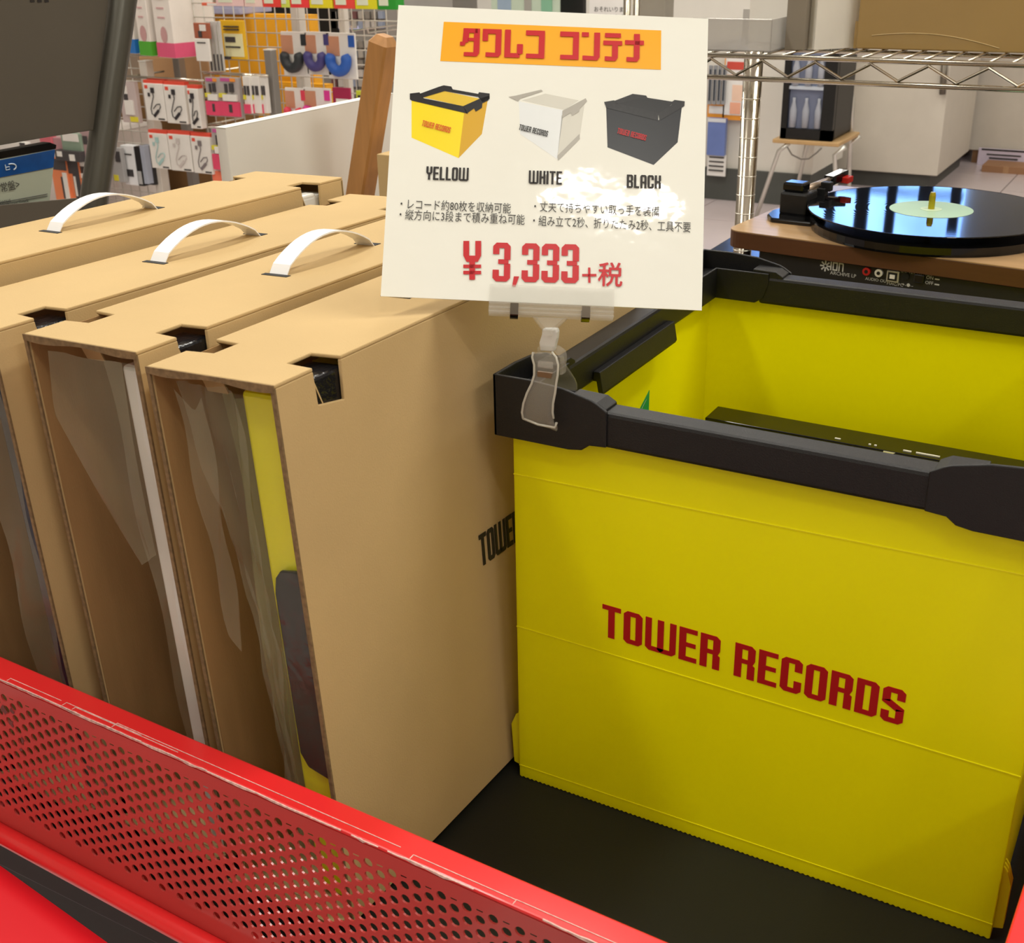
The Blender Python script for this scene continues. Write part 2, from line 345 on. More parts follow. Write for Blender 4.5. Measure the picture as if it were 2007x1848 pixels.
# grip bars inside the side rails
for s, xx in ((1, .0125), (-1, W - .0125)):
    g = MB()
    y0, y1 = .105, .255
    prof = [(0, .3145), (0, .3225), (.006, .3225), (.009, .306), (.0075, .303), (.0045, .306), (.003, .3145)]
    g.poly([(xx + s * a, y0, z) for a, z in prof], (0, y1 - y0, 0)); g.build('grip_bar', m_blk, cr, bevel=.0006)
# printed lettering on the front
mb = MB(); letters(mb, 'TOWER RECORDS', (.0735, -.0005, .1575), V((1, 0, -.012)), Z, .0272, ws=1.28, gap=.075, ext=(0, .0004, 0), space=.26)
tw = max(v.x for v in mb.v) - .0735; k = .2205 / tw
for v in mb.v: v.x = .0735 + (v.x - .0735) * k; v.z = v.z - (v.x - .0735) * .012
mb.build('printed_lettering', m_txtred, cr)
# green recycling sticker inside the left panel
st = MB().poly([(.0042, .2366, .262), (.0042, .186, .234), (.0042, .2366, .234)], (.0003, 0, 0)).build('green_sticker', mat('green_ink', (0, 140, 70), .4), cr)
MB().poly([(.0046, .2300, .2555), (.0046, .1960, .2365), (.0046, .2300, .2365), (.0046, .2300, .2383), (.0046, .1995, .2383), (.0046, .2300, .2553)], (.0001, 0, 0)).build('sticker_line', m_white, st)

# black glossy flat box standing in the crate
t = thing('black_flat_box', 'glossy black flat box lying inside the yellow crate', 'box', (.2, .31, .006))
MB().poly([(.034, .300, .2185), (.356, .300, .217), (.356, .300, .006), (.050, .300, .006)], (0, .034, 0)).build('box_body', m_gloss, t, world=True, bevel=.001)
mb = MB()
for a, b2 in ((.155, .160), (.185, .187), (.190, .192), (.215, .222), (.226, .246)): mb.box(a, b2, .306, .3075, .2176, .2186)
mb.build('printed_marks', m_white, t, world=True)
MB().poly([(.20, .2995, .2175), (.21, .2995, .2175), (.203, .2995, .2120), (.198, .2995, .2120)], (0, -.0002, 0)).build('printed_marks', m_white, t, world=True)

# ================================================================ CARDBOARD BOXES
def cbox(label, foot, lean, yaw, T, L, H, front_open, content, group='upright cardboard cartons', handle_y=None):
    r = thing('cardboard_carton', label, 'carton', (foot[0], foot[1], T * math.sin(lean) + .001), (0, -lean, yaw), group)
    w = .0026
    # notch positions along length
    ns = [(.034, .060), (L - .060, L - .034)]
    # top panel with rectangular notches on both long edges
    d = .022
    top = [(0, 0)]
    for a, b in ns: top += [(0, a), (-d, a + .002), (-d, b - .002), (0, b)]
    top += [(0, L), (-T, L)]
    for a, b in reversed(ns): top += [(-T, b), (-T + d, b - .002), (-T + d, a + .002), (-T, a)]
    top += [(-T, 0)]
    MB().poly([(x, y, H - w) for x, y in top], (0, 0, w)).build('top_panel', m_card, r, bevel=.0009)
    side = [(0, 0), (L, 0), (L, H - w)]
    for a, b in reversed(ns): side += [(b, H - w), (b - .001, H - .028), (a + .001, H - .024), (a, H - w)]
    side += [(0, H - w)]
    MB().poly([(0, y, z) for y, z in side], (-w, 0, 0)).build('side_panel', [m_card], r, bevel=.0006)
    MB().poly([(-T + w, y, z) for y, z in side], (-w, 0, 0)).build('side_panel', [m_card], r, bevel=.0006)
    # inner liners (raw brown face)
    MB().box(-w - .0008, -w - .0002, .002, L - .004, .002, H - .03).build('inner_liner', m_cardin, r)
    MB().box(-T + w + .0002, -T + w + .0008, .002, L - .004, .002, H - w - .001).build('inner_liner', m_cardin, r)
    MB().box(-T + w, -w, .002, L - .004, .0, w).build('bottom_panel', m_card, r)
    MB().box(-T, 0, L - w, L, 0, H - w).build('end_panel', m_card, r)
    # cut edges at the open front
    e = MB(); e.box(-w, 0, -.0006, .0004, 0, H - w); e.box(-T, -T + w, -.0006, .0004, 0, H - w)
    e.grid(lambda u, v: V((-T + u * T, -.0008, H - .0042 + v * .0040 - .0012 * math.sin(u * 9) * (1 - v))), 18, 1)
    e.build('cut_edge', m_cardedge, r, solid=.0008)
    # dark partition just behind the opening and a bottom flap
    MB().poly([(-T + w, .0, w), (-w, .0, w), (-w, -.018, .012), (-T + w, -.018, .010)], (0, 0, .002)).build('bottom_flap', m_card, r)
    # notch flaps folded inward + wrapped content peeping out
    for i, (a, b) in enumerate(ns):
        for s in (0, 1):
            x0, x1 = (-d, -w) if s == 0 else (-T + d, -T + w)
            MB().poly([(x0, a - .001, H - w), (x1, a - .001, H - w), (x1, a + .009, H - .030), (x0, a + .009, H - .030)], (0, .001, 0)).build('notch_flap', m_card, r)
    # strap
    hy = (handle_y or L * .5) ; h0, h1 = hy - .055, hy + .055; n = 16; hx = -T / 2; sw = .009
    def sp_(i):
        u = i / n; return (h0 + (h1 - h0) * u, H + .021 * math.sin(math.pi * u) ** .8 - .003 * (u in (0, 1)))
    h = MB(); vs = []; fs = []
    for i in range(n + 1):
        y, z = sp_(i); vs += [(hx - sw, y, z), (hx + sw, y, z), (hx + sw, y, z + .0012), (hx - sw, y, z + .0012)]
    for i in range(n):
        for k in range(4): fs.append((4 * i + k, 4 * i + (k + 1) % 4, 4 * i + 4 + (k + 1) % 4, 4 * i + 4 + k))
    h.add(vs, fs).build('carry_strap', m_strap, r)
    s = MB(); s.box(hx - sw - .004, hx + sw + .004, h0 - .0035, h0 + .0015, H - .0002, H + .0004); s.box(hx - sw - .004, hx + sw + .001, h1 - .0015, h1 + .006, H - .0002, H + .0004)
    s.build('strap_slot', m_blkin, r)
    # content
    if content:
        c = content
        MB().box(c['x0'], c['x1'], c.get('y', .012), L - .02, .006, H - .012).build('packed_crate', c['m'], r, bevel=.003)
    return r
m_navy = mat('navy_wrapped_plastic', (30, 36, 50), .2, var=.3, vs=30, bump=.5, bs=60)
m_graywrap = mat('white_wrapped_panel', (226, 224, 216), .3, var=.06, vs=10, bump=.2, bs=30)
m_blkwrap = mat('black_wrapped_plastic', (24, 24, 26), .14, var=.2, vs=40, bump=.6, bs=90)
m_yelw = mat('yellow_wrapped_panel', (226, 220, 0), .25, var=.06, vs=8, bump=.25, bs=30)
rad = math.radians
L_ = .485
BD = cbox('upright cardboard carton nearest the yellow crate, yellow panel in its open end', (-.019, -.203), rad(3.1), rad(-1.8), .105, L_, .397, 1, dict(x0=-.040, x1=-.0036, m=m_yelw), handle_y=.245)
BC = cbox('upright cardboard carton with white wrapped panel in its open end, second from the yellow crate', (-.1385, -.196), rad(2.6), rad(-2.7), .110, L_, .398, 1, dict(x0=-.021, x1=-.0036, y=.003, m=m_graywrap))
BB = cbox('upright cardboard carton with dark wrapped contents, third from the yellow crate', (-.265, -.204), rad(2.6), rad(-4.5), .109, L_, .396, 1, dict(x0=-.020, x1=-.0036, y=.003, m=m_navy))
BA = cbox('upright cardboard carton farthest from the yellow crate, beside the grey metal stand', (-.392, -.20), rad(2.2), rad(-4.9), .124, L_ + .01, .406, 1, dict(x0=-.07, x1=-.0055, m=m_graywrap))
# contents in the notches: black wrapped corners
for r, T, H, mm in ((BD, .105, .397, m_blkwrap), (BC, .110, .398, m_blkwrap), (BB, .109, .396, m_blkwrap)):
    MB().box(-.030, -.0030, .028, .066, H - .095, H - .008).build('wrapped_corner', mm, r, bevel=.002)
MB().box(-.020, -.0058, .434, .460, .35, .396).build('wrapped_corner', m_graywrap, BA, bevel=.002)
# black corner hardware on the folded yellow crate inside the nearest carton
MB().poly([(-.0335, .0105, .250), (-.031, .0105, .262), (-.026, .0105, .268), (-.014, .0105, .270), (-.0056, .0105, .266), (-.0056, .0105, .112), (-.028, .0105, .118), (-.0335, .0105, .128)], (0, -.003, 0)).build('black_corner_bracket', m_blkwrap, BD, bevel=.001)
# polythene bags
def film(r, name, fn, m, nu=14, nv=24):
    mb = MB(); mb.grid(fn, nu, nv); return mb.build(name, m, r, smooth=True, fix=False)
def lerp(a, b, t): return a + (b - a) * t
# nearest carton: bag over its contents, crumpled
def fD(u, v):
    left = lerp(-.086, -.052, min(1, v * 2.2)) if v < .45 else lerp(-.052, -.046, (v - .45) / .55)
    x = lerp(left, -.037, u); z = lerp(.388, .05, v)
    return V((x, .0045 + .0035 * math.sin(u * 14 + v * 6) * math.cos(v * 21 + u * 4), z))
film(BD, 'plastic_bag', fD, m_film)
m_crisp = mat('crinkled_film', (220, 220, 190), .06, alpha=.06, spec=1., bump=1., bs=45, coat=1.)
film(BD, 'plastic_bag', lambda u, v: V((lerp(-.037, -.0035, u), .003 + .0018 * math.sin(u * 8 + v * 9) * math.cos(v * 31 + u * 6), lerp(.386, .04, v))), m_crisp, 12, 60)
def fD2(u, v):
    x = lerp(lerp(-.083, -.072, v), lerp(-.058, -.060, v), u); z = lerp(.385, .215, v) - .012 * math.sin(u * 3)
    return V((x, -.001 + .002 * math.sin(u * 5 + v * 12), z))
film(BD, 'plastic_bag', fD2, m_film, 8, 14)
def fD3(u, v):
    x = lerp(lerp(-.058, -.052, v), lerp(-.036, -.036, v), u); z = lerp(.380, .03, v)
    return V((x, .014 + .004 * math.sin(u * 7 + v * 9), z))
film(BD, 'plastic_bag', fD3, m_olive, 8, 18)
# second carton: a torn triangular sheet hanging out
def fC(u, v):
    lft = lerp(-.083, -.088, v / .3) if v < .3 else lerp(-.088, -.028, (v - .3) / .7)
    rgt = lerp(-.012, -.014, v)
    z = lerp(.390, .245, v) + (.010 * u * v)
    return V((lerp(lft, rgt, u), -.0035 - .004 * math.sin(v * 3) * (1 - u) + .0015 * math.sin(u * 9 + v * 4), z))
film(BC, 'plastic_bag', fC, m_film, 12, 16)
def fC2(u, v):
    x = lerp(lerp(-.034, -.022, min(1, v * 1.3)), -.0058, u); z = lerp(.388, .02, v)
    return V((x, .0005 + .002 * math.sin(v * 16 + u * 3), z))
film(BC, 'plastic_bag', fC2, m_film, 6, 24)
def fB(u, v):
    x = lerp(-.045, -.0058, u); z = lerp(.37, .02, v)
    return V((x, .0005 + .002 * math.sin(v * 18 + u * 5), z))
film(BB, 'plastic_bag', fB, m_film, 6, 22)
# printed name on the side of the nearest carton (mostly hidden behind the crate)
mb = MB(); letters(mb, 'TOWER RECORDS', (.0005, .190, .1905), V((0, 1, -.03)), Z, .0265, ws=.78, gap=.06, ext=(.0004, 0, 0), space=.26)
mb.build('printed_lettering', m_ink, BD)

# ================================================================ RED PERFORATED BASKET
YAW = -.036
bk = thing('wire_basket', 'red perforated metal display basket holding the crate and cartons', 'basket', (.405, -.272, 0), (0, 0, YAW))
bk.name = 'display_basket'; RM[bk.name] = RM['wire_basket']
LZ = .150
MB().box(-1.0, 0, 0, .020, LZ - .003, LZ).build('front_lip', m_red, bk, bevel=.0012)
MB().box(-.0235, 0, .0202, .90, LZ - .003, LZ).build('side_lip', m_red, bk, bevel=.0012)
MB().box(-.0025, 0, .0202, .90, 0, LZ - .003).build('side_panel', m_redp, bk)
MB().box(-.0225, -.0205, .0202, .90, LZ - .014, LZ - .003).build('side_panel', m_redp, bk)
# perforated front
P = .0102; cell = .866 * P; rh = .0034; zt = LZ - .0165; zb = .012
mb = MB(); mb.box(-1.0, 0, 0, .0014, zt + P * .5, LZ - .003); mb.box(-1.0, 0, 0, .0014, .0005, zb)
xs0, xs1 = -.86, -.10; ncol = int((xs1 - xs0) / cell)
holes = MB(); y0, y1 = .0, .0014
for c in range(ncol):
    xc = xs0 + (c + .5) * cell; off = (c % 2) * P / 2
    zz = zt + P * .5 - P / 2 + (0 if c % 2 == 0 else 0)
    zc = zt - off
    rows = []
    k = 0
    top_limit = zt + P * .5
    while zc - P / 2 > zb: rows.append(zc); zc -= P
    lo = rows[-1] - P / 2
    hi = rows[0] + P / 2
    xl, xr = xc - cell / 2, xc + cell / 2
    if hi < top_limit - 1e-6: # plain filler, carrying a half slot
        za, zc_ = hi + .0015, hi + .0024
        for q4 in (((xl, hi), (xr, hi), (xr, za), (xl, za)), ((xl, zc_), (xr, zc_), (xr, top_limit), (xl, top_limit)), ((xl, za), (xc - .002, za), (xc - .0023, zc_), (xl, zc_)), ((xc + .002, za), (xr, za), (xr, zc_), (xc + .0023, zc_))):
            holes.add([(a_, y0, b_) for a_, b_ in q4], [(0, 1, 2, 3)])
    holes.add([(xl, y0, zb), (xr, y0, zb), (xr, y0, lo), (xl, y0, lo)], [(0, 1, 2, 3)])
    for z in rows:
        seg = 12; vin = []; vout = []
        for q in range(seg):
            a = 2 * math.pi * (q + .5) / seg; ca, sa = math.cos(a), math.sin(a)
            kx = (cell / 2) / abs(ca) if abs(ca) > 1e-6 else 9; kz = (P / 2) / abs(sa) if abs(sa) > 1e-6 else 9
            kk = min(kx, kz); vout.append((xc + ca * kk, y0, z + sa * kk)); vin.append((xc + ca * rh, y0, z + sa * rh))
        corners = [(xr, y0, z + P / 2), (xl, y0, z + P / 2), (xl, y0, z - P / 2), (xr, y0, z - P / 2)]
        back = [(x, y1, zz2) for x, _, zz2 in vin]
        vs = vout + vin + back + corners; fs = []
        for q in range(seg):
            r2 = (q + 1) % seg; fs.append((q, r2, seg + r2, seg + q)); fs.append((seg + q, seg + r2, 2 * seg + r2, 2 * seg + q))
            # corner fillers
            (xa, _, za), (xb, _, zb2) = vout[q], vout[r2]
            if abs(abs(xa - xc) - cell / 2) < 1e-7 and abs(abs(zb2 - z) - P / 2) < 1e-7 or abs(abs(xb - xc) - cell / 2) < 1e-7 and abs(abs(za - z) - P / 2) < 1e-7:
                for ci, cpt in enumerate(corners):
                    if (cpt[0] - xc) * (xa + xb - 2 * xc) > 0 and (cpt[2] - z) * (za + zb2 - 2 * z) > 0: fs.append((q, r2, 3 * seg + ci))
        holes.add(vs, fs)
mb.build('plain_band', m_redp, bk)
hp = holes.build('perforated_panel', m_redp, bk, fix=False); hp['kind'] = 'stuff'
# rear face of the perforated sheet is the same sheet; rolled foot and inner tray edge
MB().tube([(-1.0, -.006, -.004), (0, -.006, -.004)], .0075, 16).build('rolled_foot', m_red, bk, smooth=True)
MB().box(-1.0, 0, .0016, .006, -.004, .016).build('tray_edge', m_red, bk)
MB().box(-1.0, -.003, .0062, .78, -.006, 0).build('base_mat', m_mat, bk)
# chips and scratches along the folded edge
def worn(x, mx, y=0.):   # irregular flake
    pts = []; n = 10
    for i in range(n): pts.append((x + mx * i / (n - 1), random.uniform(.0002, .0012)))
    for i in range(n): pts.append((x + mx * (1 - i / (n - 1)), -random.uniform(.0001, .0018) * math.sin(math.pi * (1 - i / (n - 1)))))
    return pts
chips = MB()
for x, l in ((-.80, .03), (-.76, .05), (-.70, .06), (-.63, .02), (-.60, .09), (-.50, .12), (-.372, .02), (-.345, .06), (-.24, .05), (-.215, .03), (-.70, .15), (-.53, .04)):
    chips.poly([(a, -.0004, LZ - .0006 + z) for a, z in worn(x, l)], (0, .0007, 0))
for x, l in ((-.69, .055), (-.63, .075), (-.62, .10), (-.58, .24), (-.33, .07), (-.26, .08), (-.76, .04)):
    y_ = random.uniform(.0035, .006)
    chips.box(x, x + l, y_, y_ + .00045, LZ + .0001, LZ + .00035); chips.box(x, x + .0005, .001, y_, LZ + .0001, LZ + .0003)
ch = chips.build('chipped_edge', m_chip, bk); ch['kind'] = 'stuff'
sc = MB()
for (x, z, s) in ((-.700, .121, .006), (-.694, .112, .005), (-.69, .125, .004), (-.708, .1285, .003), (-.685, .100, .003), (-.602, .088, .004), (-.597, .096, .003), (-.613, .104, .003), (-.545, .085, .003), (-.69, .09, .003)):
    pts = []
    for i in range(9):
        a = 2 * math.pi * i / 9; rr = s * random.uniform(.3, 1.1); pts.append((x + math.cos(a) * rr * .8, -.0003, z + math.sin(a) * rr))
    sc.poly(pts)
sf = sc.build('scuff_mark', m_scuff, bk); sf['kind'] = 'stuff'

# cabinet carrying everything
t = thing('display_table', 'dark display table under the red basket', 'table', (0, .3, FZ))
MB().box(-.72, .42, -.24, .56, -.06, -.013).build('table_top', m_dark, t, world=True, bevel=.003)
MB().box(-.66, .38, -.14, .54, FZ, -.061).build('cabinet', m_dark, t, world=True)
# red cloth / soft sheet at the lower left
def cl(u, v):
    a = lerp(-.62, .02, u); base_y = -.2635 - .12 * (a + .32)
    return V((a - .02 * v, base_y - .30 * v, -.024 - .03 * v - .12 * v * v + .005 * math.sin(u * 15 + v * 5) * v + .004 * math.sin(u * 33) * v))
c_ = MB(); c_.grid(cl, 40, 20)
tag(c_.build('red_cloth', m_cloth, smooth=True, solid=.003), 'soft bright red cloth below the perforated basket, lower left corner', 'cloth')

# ================================================================ PRICE SIGN AND CLIP
sx_ = V((.876, .478, -.059)).normalized(); su_ = V((-.213, .494, .843)); su_ = (su_ - sx_ * su_.dot(sx_)).normalized(); sn_ = sx_.cross(su_).normalized()
P0 = aty(1085, 625, -.008)
def sp(px, py, h=0.):
    d = ray(px, py); t = (P0 - CO).dot(sn_) / d.dot(sn_); return CO + d * t + sn_ * h
sg = thing('price_sign', 'white laminated price sign for containers held in a clear clip', 'sign', tuple(P0))
def S2(a, b, h=0.): return P0 + sx_ * a + su_ * b + sn_ * h
nseg = 24
mb = MB()
mb.grid(lambda u, v: S2(lerp(-.1168, .0993, u), lerp(.0103, .2197, v), 0), 24, 24)
mb.build('sign_card', m_sign, sg, world=True, smooth=False, solid=.0009, fix=False)
def flat(name, m, polys, h=.0007):
    mb = MB()
    for i, p in enumerate(polys): mb.poly([sp(x, y, h) for x, y in p])
    return mb.build(name, m, sg, world=True, fix=False)
def z3(*p): return [(740 + x / 3.041, y / 3.041) for x, y in p]
def z4(*p): return [(740 + x / 3.041, 300 + y / 3.041) for x, y in p]
flat('title_band', m_signorange, [z3((395, 132), (1690, 184), (1688, 418), (374, 366))], .0006)
mb = MB()
def signletters(seq, x0, y0, x1, y1, hpx, ws=None, gap=.07, m=m_ink, name='printed_text', space=.3, h=.0010):
    """baseline from (x0,y0) to (x1,y1) px on the sign, letter height hpx px"""
    a = sp(x0, y0, h); b2 = sp(x1, y1, h); ux = (b2 - a); Lw = ux.length; ux.normalize(); uz = sn_.cross(ux).normalized()
    hh = (sp(x0, y0 - hpx, h) - a).length
    mb = MB(); wtot = letters(mb, seq, (0, 0, 0), X, Z, hh, 1., gap, space=space) - gap * hh
    vs = mb.v; k = Lw / wtot
    mb.v = [a + ux * (v.x * k) + uz * v.z for v in vs]
    return mb.build(name, m, sg, world=True, fix=False)
for hz, (dx_, dy_) in enumerate(((-1.1, -.6), (1.1, -.6), (-1.1, .9), (1.1, .9))): signletters(['ta', 'wa', 're', 'ko', ' ', 'ko', 'n2', 'te', 'na'], 903 + dx_, 110 + dy_, 1260 + dx_, 122 + dy_, 53, gap=.13, m=m_signred, name='title_lettering', space=.42, h=.0010 + hz * .00006)
signletters('YELLOW', 835, 353, 918, 356, 26, name='colour_name'); signletters('WHITE', 1036, 361, 1101, 363, 26, name='colour_name'); signletters('BLACK', 1228, 369, 1295, 371, 26, name='colour_name')
signletters(['y'], 908, 549, 943, 549, 76, m=m_signred, name='yen_sign')
signletters('3,333', 965, 552, 1134, 556, 76, m=m_signred, name='price_figures', gap=.06)
signletters(['+'], 1141, 555, 1169, 555, 62, m=m_signred, name='plus_sign')
def jp(body, px, py, sizepx, wpx, m, name='printed_text', bold=0., h=.0010):
    o = sp(px, py, h); b2 = sp(px + wpx, py + wpx * .0435, h)
    ux = (b2 - o).normalized(); uz = sn_.cross(ux).normalized()
    size = (sp(px, py - sizepx, .0010) - o).length
    r = fonttext(body, o, ux, uz, size, m, sg, name, 1., bold)
    # fit the width
    vs = [RM[sg.name] @ v.co for v in r.data.vertices]
    if vs:
        wd_ = max((v - o).dot(ux) for v in vs); k = (b2 - o).length / max(wd_, 1e-6)
        inv = RM[sg.name].inverted()
        for v, w_ in zip(r.data.vertices, vs):
            a = (w_ - o).dot(ux); v.co = inv @ (w_ + ux * a * (k - 1))
    return r
jp('・レコード約80枚を収納可能', 778, 408, 22, 223, m_graytxt)
jp('・縦方向に3段まで積み重ね可能', 776, 429, 22, 252, m_graytxt)
jp('・丈夫で持ちやすい取っ手を装備', 1040, 413, 22, 252, m_graytxt)
jp('・組み立て2秒、折りたたみ2秒、工具不要', 1038, 441, 22, 315, m_graytxt)
jp('税', 1170, 556, 50, 48, m_signred); jp('税', 1171.5, 556, 50, 48, m_signred, h=.00106); jp('税', 1170.5, 557.5, 50, 48, m_signred, h=.00112)
# pictures of the three containers
my1, my2, my3 = mat('print_yellow', (252, 226, 30), .3), mat('print_ochre', (218, 170, 40), .3), mat('print_gold', (232, 196, 60), .3)
mk, mk2, mk3 = mat('print_black', (32, 31, 33), .3, var=.2, vs=400), mat('print_black_side', (28, 29, 34), .3), mat('print_black_inside', (24, 24, 26), .3)
mw1, mw2, mw3 = mat('print_white', (232, 236, 236), .3), mat('print_cream', (214, 212, 200), .3), mat('print_grey', (176, 172, 162), .3)
flat('crate_picture', my1, [z3((203, 600), (517, 668), (483, 944), (203, 822))], .0005)
flat('crate_picture', my2, [z3((517, 668), (660, 580), (622, 800), (483, 944))], .0005)
flat('crate_picture', my3, [z3((270, 582), (400, 545), (610, 590), (515, 636))], .0005)
flat('crate_picture', mk, [z3((193, 560), (250, 553), (270, 580), (275, 588), (510, 635), (540, 680), (205, 602), (193, 595)),
     z3((250, 562), (365, 520), (395, 511), (440, 518), (448, 535), (600, 562), (605, 552), (668, 560), (668, 592), (625, 612), (600, 580), (400, 545), (270, 584)),
     z3((510, 635), (615, 588), (665, 572), (662, 600), (625, 618), (622, 645), (585, 668), (575, 648), (530, 680))], .0007)
flat('crate_picture', mw1, [z3((842, 606), (1110, 660), (1070, 950), (850, 800))], .0005)
flat('crate_picture', mw2, [z3((1098, 690), (1235, 610), (1203, 830), (1070, 945)), z3((860, 600), (1000, 560), (1200, 600), (1110, 655))], .0005)
flat('crate_picture', mw3, [z3((780, 580), (825, 572), (940, 545), (975, 537), (985, 546), (850, 590), (838, 606)), z3((1102, 662), (1240, 588), (1248, 605), (1205, 650), (1200, 668), (1160, 692), (1150, 675), (1100, 705)), z3((1203, 800), (1205, 830), (1075, 960), (1072, 930))], .0007)
flat('crate_picture', mk2, [z3((1362, 640), (1670, 720), (1645, 985), (1370, 880)), z3((1670, 720), (1815, 625), (1788, 850), (1645, 985))], .0005)
flat('crate_picture', mk3, [z3((1420, 620), (1560, 580), (1770, 610), (1672, 690))], .00065)
flat('crate_picture', mk, [z3((1350, 610), (1410, 600), (1425, 618), (1672, 675), (1672, 722), (1362, 645)), z3((1410, 604), (1520, 562), (1600, 572), (1608, 585), (1755, 608), (1770, 598), (1830, 606), (1828, 635), (1680, 722), (1672, 680), (1755, 625), (1560, 588), (1425, 622))], .0007)
def zl(x, y): return (740 + x / 3.041, y / 3.041)
def picletters(a, b2, hpx, m):
    (xa, ya), (xb, yb) = zl(*a), zl(*b2); signletters('TOWER RECORDS', xa, ya, xb, yb, hpx / 3.041, m=m, name='picture_lettering', h=.0010)
picletters((262, 752), (430, 796), 34, mat('print_orange_red', (214, 80, 30), .4))
picletters((840, 776), (1010, 818), 34, m_ink)
picletters((1425, 798), (1596, 842), 34, mat('print_red', (190, 40, 44), .4))

# clip
cp = thing('sign_clip', 'clear plastic swivel clip gripping the corner of the crate rim', 'clip', tuple(aty(1060, 760, -.012)))
def bar(c0, c1, b0, b1, h0, h1):   # box in sign coordinates
    mb = MB(); mb.obox(S2((c0 + c1) / 2, (b0 + b1) / 2, (h0 + h1) / 2), sx_ * ((c1 - c0) / 2), su_ * ((b1 - b0) / 2), sn_ * ((h1 - h0) / 2)); return mb
def sc2(px, py): p = sp(px, py); return ((p - P0).dot(sx_), (p - P0).dot(su_))
a0, a1 = sc2(958, 600)[0], sc2(1203, 600)[0]; bt = sc2(1080, 563)[1]; bb = sc2(1080, 598)[1]; bl = sc2(1080, 622)[1]
bar(a0, a1, bb, bt, .0014, .0026).build('front_jaw', m_clear, cp, world=True, bevel=.0004)
bar(a0, a1, bb, bt, -.0030, -.0018).build('rear_jaw', m_clear, cp, world=True, bevel=.0004)
bar(a0, a1, bl, bb, .0014, .0040).build('grip_bar', m_clearj, cp, world=True, bevel=.001)
bar(a0, a1, bl, bb, -.0036, -.0018).build('grip_bar', m_clearj, cp, world=True, bevel=.0006)
mb = MB()
for b_ in (bl + .0015, (bl + bb) / 2, bb - .0012): mb.tube([S2(a0, b_, .0044), S2(a1, b_, .0044)], .0007, 6)
mb.build('moulded_rib', m_clearj, cp, world=True)
for px in (1008, 1148):
    c0 = sc2(px - 8, 605)[0]; c1 = sc2(px + 8, 605)[0]
    mb = MB(); pr = []
    for i in range(9):
        a = math.pi * i / 8; pr.append((bl - .0008 + .0042 * (1 - math.sin(a)) - .0002, .0050 * math.cos(a)))
    pts = [(bb - .0012, .0052)] + [(bl - .0012 + (.0008 * (1 - math.sin(math.pi * i / 8))), .0052 * math.cos(math.pi * i / 8)) for i in range(9)] + [(bb - .0012, -.0052)]
    vs = []; fs = []
    for (bq, hq) in pts: vs += [S2(c0, bq, hq), S2(c1, bq, hq)]
    for i in range(len(pts) - 1): fs.append((2 * i, 2 * i + 1, 2 * i + 3, 2 * i + 2))
    mb.add(vs, fs); mb.build('metal_spring', mat('spring_steel', (84, 76, 66), .22, 1.), cp, world=True, solid=.0006, fix=False)
# yoke below the bar
def clippoly(pts, h, th, name, m, bevel=.0004, fn=None):
    fn = fn or sp
    mb = MB(); mb.poly([fn(x, y, h) for x, y in pts], sn_ * th); return mb.build(name, m, cp, world=True, bevel=bevel)
clippoly([(1043, 622), (1066, 652), (1066, 660), (1082, 660), (1083, 653), (1112, 626), (1106, 624), (1080, 648), (1070, 648), (1051, 622)], -.001, .004, 'yoke', m_clearj)
clippoly([(1050, 622), (1070, 647), (1080, 647), (1106, 624)], 0, .0012, 'yoke_web', m_clear)
# swivel link and lower clamp: hangs nearly vertically, its front leg outside the rim, rear leg inside
def cv(px, py, y=-.014): return aty(px, py, y)
def vpoly(pts, y, th, name, m, bevel=.0006):
    mb = MB(); mb.poly([cv(a, b2, y) for a, b2 in pts], (0, th, 0)); return mb.build(name, m, cp, world=True, bevel=bevel)
vpoly([(1062, 645), (1089, 645), (1091, 652), (1090, 664), (1086, 681), (1084, 690), (1058, 688), (1056, 672), (1061, 656)], -.0125, .005, 'swivel_link', m_frost, .001)
vpoly([(1052, 682), (1056, 678), (1088, 681), (1101, 690), (1104, 700), (1102, 735), (1096, 735), (1097, 702), (1086, 690), (1060, 688), (1060, 696), (1053, 694)], -.014, .006, 'clamp_head', m_clearj)
# front leg: a curved plate (grid) following the photo outline, slightly bowed off the rim
rowsf = [(690, 1045, 1082), (700, 1043, 1090), (715, 1047, 1094), (735, 1047, 1093), (752, 1042, 1090), (770, 1033, 1088), (790, 1026, 1084), (808, 1023, 1083), (820, 1025, 1085), (828, 1045, 1092), (836, 1070, 1092)]
def leg(rows, name, ys, m):
    mb = MB(); nv = len(rows) - 1; nu = 6
    def fn(u, v):
        i = min(int(v * nv + .5), nv); py, xa, xb = rows[i]
        return cv(lerp(xa, xb, u), py + (u * 8 if i > 7 else 0), ys(i / nv))
    mb.grid(fn, nu, nv); return mb.build(name, m, cp, world=True, smooth=True, solid=.0016, fix=False)
leg(rowsf, 'clamp_front_leg', lambda v: -.0150 - .003 * math.sin(v * 3.1), m_clearj)
mb = MB()
for side in (1, 2):
    mb.tube([cv(r_[side], r_[0], -.0168 - .003 * math.sin(i / 10 * 3.1)) for i, r_ in enumerate(rowsf[:9])] , .0008, 6)
mb.tube([cv(1025, 820, -.0175), cv(1055, 832, -.0165), cv(1088, 838, -.0165), cv(1091, 828, -.0165)], .0009, 6)
mb.build('moulded_edge_glint', mat('clear_edge_glint', (226, 222, 208), .1, alpha=.55, spec=.9), cp, world=True, smooth=True)  # moulded edges in a brighter tint: highlights of the clear plastic put into colour
rowsr = [(700, 1090, 1104), (715, 1095, 1108), (730, 1098, 1118), (742, 1092, 1126), (752, 1090, 1130), (764, 1092, 1131)]
leg(rowsr, 'clamp_rear_leg', lambda v: .0005 + .0140 * min(1, v * 1.4), m_clearj)
